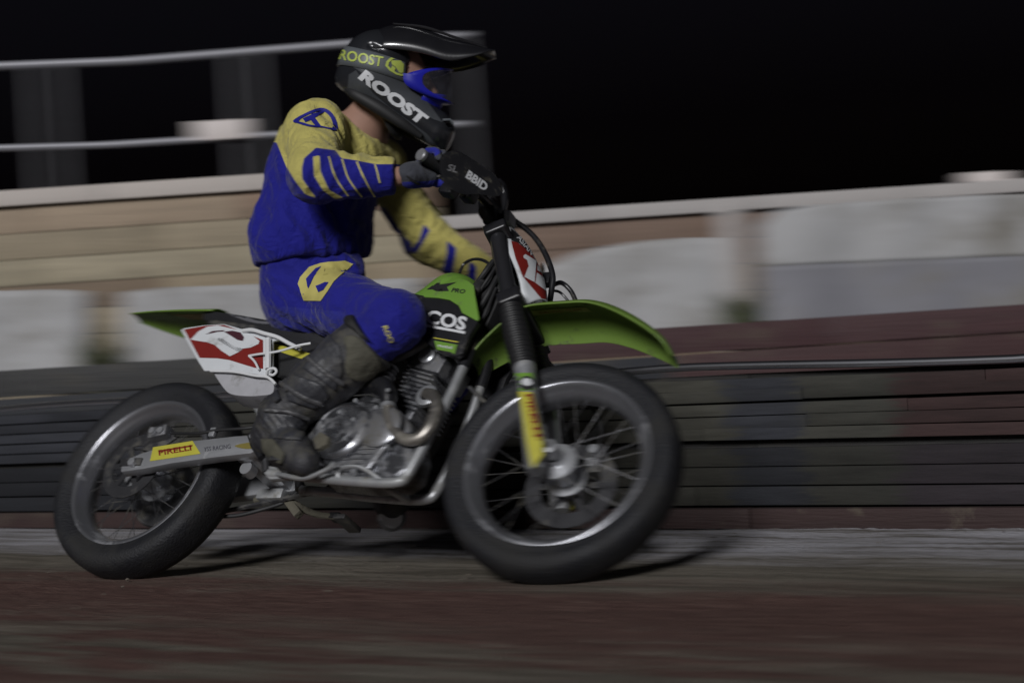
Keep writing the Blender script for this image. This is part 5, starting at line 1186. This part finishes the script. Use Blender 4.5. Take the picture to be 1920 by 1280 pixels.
# gloves: palm, four fingers closed round the grip, thumb underneath
def glove(wr, gi, gr, pats):
    gi, gr = toworld(gi), toworld(gr); b = (gr - gi) / np.linalg.norm(gr - gi); hc = gi + (gr - gi) * 0.52
    back = wr - hc; back -= b * (back @ b); back /= np.linalg.norm(back); up = np.cross(b, back); up = up if up[2] > 0 else -up
    ks = []
    def fn(p):
        palm = None
        for i, o in enumerate((0.034, 0.0115, -0.0115, -0.034)):
            k = hc + b * o + back * 0.034 + up * (0.026 + (0.004 if i in (1, 2) else 0)); e = rc(p, wr + (hc - wr) * 0.12 + b * o * 0.55, k, 0.024, 0.0155); palm = e if palm is None else smin(palm, e, 0.012)
        palm = smin(palm, rc(p, wr + (hc - wr) * 0.12, hc + back * 0.045, 0.031, 0.026), 0.015)
        cuff = rc(p, wr + (hc - wr) * 0.06, wr + (hc - wr) * 0.22, 0.033, 0.031); palm = smin(palm, cuff, 0.008)
        d = palm
        for i, o in enumerate((0.034, 0.0115, -0.0115, -0.034)):
            ln = (0.92, 1.04, 1.06, 0.98)[i]; c = hc + b * o
            k = c + back * 0.034 + up * (0.026 + (0.004 if i in (1, 2) else 0)); p1 = c - back * 0.016 * ln + up * 0.036; p2 = c - back * 0.034 * ln + up * 0.008; p3 = c - back * 0.026 * ln - up * 0.018
            fg_ = smin(smin(rc(p, k, p1, 0.0118, 0.0108), rc(p, p1, p2, 0.0108, 0.0100), 0.003), rc(p, p2, p3, 0.0100, 0.0090), 0.003); d = smin(d, fg_, 0.004)
        t0, t1, t2 = hc - b * 0.030 + back * 0.040 - up * 0.006, hc - b * 0.052 + back * 0.010 - up * 0.026, hc - b * 0.044 - back * 0.020 - up * 0.026
        th = smin(rc(p, t0, t1, 0.0150, 0.0125), rc(p, t1, t2, 0.0120, 0.0095), 0.004); d = smin(d, th, 0.008)
        d = d - wob(p, 120, 0.0010)
        return d
    P = np.array([wr, gi, gr, hc]); g, gb = sdf_obj("glove", fn, np.minimum(P.min(0), hc - 0.09) - 0.05, np.maximum(P.max(0), hc + 0.09) + 0.05, 0.0042, cloth("glove_cloth_two", (0.045, 0.048, 0.060), (0.014, 0.018, 0.24)), person, PM, {"pat": pats})
    st_ = tube("wrist_strap", [q - PB for q in catmull([wr + (hc - wr) * 0.10 + 0.0345 * (math.cos(a) * up + math.sin(a) * b) for a in np.linspace(0, 2 * math.pi, 12, endpoint=False)], 2, True)], 0.004, M_blackm, g, seg=6, closed=True)
    return g
GPAT = [[(740, 342), (800, 340), (838, 334), (838, 362), (740, 362)], [(762, 292), (776, 280), (815, 276), (830, 284), (812, 296), (784, 302)]]
glove(J['wrR'] + (J['wrR'] - J['elR']) * 0.10, GI, GR, lambda V: np.minimum(poly_sd(proj(V), GPAT[0]), poly_sd(proj(V), GPAT[1])))
glove(J['wrL'] + (J['wrL'] - J['elL']) * 0.05, steer_shift(GI), steer_shift(GR), lambda V: np.full(len(V), 1e3))

# helmet
JD = huv(835, 297) - huv(640, 168)
cutN = V3(JD[1], -JD[0], 0); cutN /= np.linalg.norm(cutN); cutN = cutN if cutN[1] < 0 else -cutN
PORT = [(huv(a, b)[0], huv(a, b)[1]) for a, b in [(784, 118), (810, 112), (920, 112), (920, 204), (842, 204), (824, 197), (806, 172), (790, 146)]]
def helmet_sdf(p):
    q = hq(p)
    d = ell(q, huv(712, 126), I3, (0.116, 0.110, 0.122))
    qs = q * V3(1, 1, 0.80)
    d = smin(d, rc(qs, huv(706, 160), huv(822, 250), 0.088, 0.050), 0.035)
    d = smin(d, rc(qs, huv(826, 236), huv(834, 274), 0.036, 0.022), 0.014)
    d = smin(d, rc(qs, huv(690, 150), huv(668, 152), 0.080, 0.06), 0.03)
    d = smax(d, (q - huv(640, 168)) @ cutN, 0.012)
    fr = V3(0.86, 0.52, 0.0); d = smax(d, (q - huv(861, 247)) @ V3(0.85, 0.52, 0), 0.010); d = smax(d, (q - huv(858, 250)) @ V3(0.88, -0.48, 0), 0.010)
    inner = smin(ell(q, huv(728, 140), I3, (0.102, 0.104, 0.088)), rc(q, huv(728, 170), huv(808, 228), 0.075, 0.03), 0.03)
    d = smax(d, -inner, 0.006)
    d = smax(d, -poly_sd(q[:, :2], PORT), 0.005)
    # vents and side crease
    d = smax(d, -rbox(q, huv(848, 240, 0.028), I3, (0.020, 0.006, 0.012), 0.004), 0.004)
    for s in (1, -1):
        d = smax(d, -rc(q, huv(700, 96, 0.112 * s), huv(740, 112, 0.118 * s), 0.010, 0.006), 0.006)
        d = smax(d, -rc(q, huv(742, 128, 0.128 * s), huv(752, 132, 0.128 * s), 0.006, 0.006), 0.003)
    return d
hel, helb = sdf_obj("helmet", helmet_sdf, HC - 0.30, HC + 0.30, 0.005, M_hshell, person, PM)
def vis(px, yt, ye, w_):
    r = []
    for u in np.linspace(-1, 1, 15):
        a = abs(u); dr = a ** 2.6; r.append(H(px, yt + (ye - yt) * dr, w_ * u * 1.0) - PB)
    return r
rows = [vis(686, 74, 104, .098), vis(705, 61, 102, .106), vis(735, 50.5, 104, .110), vis(770, 51.5, 108, .108), vis(805, 61, 115, .105), vis(845, 76, 127, .100), (vis(885, 89, 121, .094)), vis(912, 98, 112, .085), vis(930, 103.5, 106, .070)]
R2 = catmull(np.array(rows).reshape(len(rows), -1), 5); vi = grid_obj("visor", [list(q.reshape(-1, 3)) for q in R2], mat("visor_gloss", (0.010, 0.010, 0.012), 0.30, var=0.2, coat=0.5), hel, solid=0.004, sharp=60)
# visor fins and screw
for s in (1, -1):
    tube("visor_rib", [H(740, 52, 0.045 * s) - PB + HV * 0.003, H(800, 61, 0.048 * s) - PB + HV * 0.003, H(860, 82, 0.045 * s) - PB + HV * 0.003, H(915, 99, 0.036 * s) - PB + HV * 0.002], [0.003, 0.005, 0.004, 0.002], mat("visor_gloss", (0.01, 0.01, 0.012)), vi, seg=8, smooth_n=5)
# chin piece vent lip
tube("chin_vent", [H(833, 232, 0.050) - PB, H(846, 231, 0.045) - PB, H(852, 238, 0.038) - PB], 0.004, M_hgrey, hel, seg=8)
# goggles
def gog(t, k, back=0.0):                               # closed loop round the eye port
    cw, sv = math.cos(t), math.sin(t); ww = 0.086 * k * math.copysign(abs(cw) ** 0.42, cw); hh = math.copysign(abs(sv) ** 0.42, sv)
    px = 850 - 63 * (abs(ww) / 0.086) ** 2.0 - back; py = 161 - 27 * k * hh + (0.10 * (850 - px) if hh > 0 else -0.15 * (850 - px)) * 1
    if hh < 0 : py += 10 * (1 - (abs(cw)) ) * abs(hh)
    return H(px, py, ww) - PB
N = 64; ts = np.linspace(0, 2 * math.pi, N, endpoint=False)
gl = []
for k, bk in ((0.95, 24), (1.05, 20), (1.09, 5), (1.02, -1), (0.93, 0), (0.90, 5)): gl.append([gog(t, k, bk) for t in ts])
v = [p_ for r in gl for p_ in r]; f = [(i * N + j, i * N + (j + 1) % N, (i + 1) * N + (j + 1) % N, (i + 1) * N + j) for i in range(len(gl) - 1) for j in range(N)]
gg = obj("goggles", v, f, M_blue, hel, sharp=60)
v = [gog(t, k, 1) for k in (0.94, 0.7, 0.4, 0.15) for t in ts] + [H(850, 161, 0) - PB]; f = [(i * N + j, i * N + (j + 1) % N, (i + 1) * N + (j + 1) % N, (i + 1) * N + j) for i in range(3) for j in range(N)] + [(3 * N + j, 3 * N + (j + 1) % N, 4 * N) for j in range(N)]
lm = bpy.data.materials.new("goggle_lens"); lm.use_nodes = True; p_ = lm.node_tree.nodes["Principled BSDF"]; p_.inputs["Base Color"].default_value = (0.10, 0.10, 0.12, 1); p_.inputs["Roughness"].default_value = 0.10; p_.inputs["Alpha"].default_value = 0.20; p_.inputs["Specular IOR Level"].default_value = 0.8
obj("lens", v, f, lm, gg, sharp=180)
# nose guard
rows = []
for yy, k in ((182, 1.0), (192, 0.92), (202, 0.7), (209, 0.45)):
    rows.append([H(838 - 40 * (abs(u) ** 2) - (yy - 182) * 0.45, yy, 0.062 * u * k) - PB for u in np.linspace(-1, 1, 11)])
grid_obj("nose_guard", rows, M_blue, gg, solid=0.003)
# strap round the shell
rows = [[], [], [], []]
for th in np.linspace(math.radians(38), math.radians(322), 70):
    dr = math.cos(th) * HU + math.sin(th) * HW
    for k, dy in enumerate((-18, -6, 6, 18)):
        u = 0.115 * math.cos(th); px = 714 + u * HS; yc = 106 + (px - 640) * 0.30; o_ = HC + HU * huv(714, 0)[0] + HV * ((150 - (yc + dy)) / HS)
        loc, nr, _, _ = helb.ray_cast(Vector(o_ + dr * 0.4), Vector(-dr)); q = np.array(loc) if loc else o_ + dr * 0.118
        rows[k].append(q + dr * (0.0035 if k in (1, 2) else 0.0025) - PB)
sr2 = grid_obj("goggle_strap", rows, M_hgrey, gg, solid=0.002, sharp=60)
sb2 = bvh_of(sr2, PM)
decal_text("lettering", "ROOST", (637, 112), (79, 14), (3, -19), sb2, M_neon, sr2, PMI, bold=0.02, lift=0.003)
hx = [(722, 124), (730, 110), (746, 106), (762, 116), (768, 130), (760, 142), (742, 140)]; hx = [tuple(q) for q in catmull(hx, 2, True)]; c_ = np.mean(hx, 0); hi_ = [tuple(c_ + (np.array(q) - c_) * 0.78) for q in hx]
decal_poly("strap_emblem", ring(hx, hi_), sb2, M_neon, sr2, PMI, step=6, lift=0.003)
decal_poly("strap_letter", [[(733, 114), (750, 114), (756, 121), (748, 127), (755, 137), (748, 137), (741, 126), (734, 121)], [(735, 123), (741, 128), (738, 136), (732, 130)]], sb2, M_neon, sr2, PMI, step=6, lift=0.003)
decal_text("lettering", "ROOST", (671, 147), (122, 92), (12, -19), helb, M_lett, hel, PMI, bold=0.06, shear=0.12, lift=0.0025)
decal_poly("side_graphic", [[(650, 118), (690, 118), (735, 140), (780, 165), (800, 190), (830, 230), (812, 224), (690, 125)], [(655, 140), (668, 132), (680, 150), (700, 175), (730, 200), (800, 250), (826, 280), (815, 278), (690, 192), (652, 166)]], helb, mat("helmet_side_grey", (0.050, 0.054, 0.060), 0.4, var=0.2), hel, PMI, step=7, lift=0.0012)
un_a = V3(1, 0, -0.62) / 1.1766; un_b = V3(0, 1, 0)
for s in (1, -1): tube("helmet_liner", [H(652, 172, 0.060 * s) - PB, H(672, 186, 0.088 * s) - PB, H(712, 210, 0.092 * s) - PB, H(755, 238, 0.080 * s) - PB, H(792, 262, 0.055 * s) - PB], [0.010, 0.017, 0.020, 0.017, 0.010], M_blackm, hel, seg=10, smooth_n=5)
tube("collar", [q - PB for q in catmull([J['neck'] + V3(0.016, 0, -0.004) + 0.069 * (math.cos(a) * un_a + math.sin(a) * un_b) for a in np.linspace(0, 2 * math.pi, 14, endpoint=False)], 3, True)], 0.0055, M_printy, jer, seg=8, closed=True)
# chin strap and neck shade
tube("chin_strap", [H(712, 198, 0.075) - PB, H(735, 245, 0.05) - PB, H(748, 258, 0.0) - PB, H(735, 245, -0.05) - PB, H(712, 198, -0.075) - PB], 0.010, M_blackm, hel, seg=8, smooth_n=6)
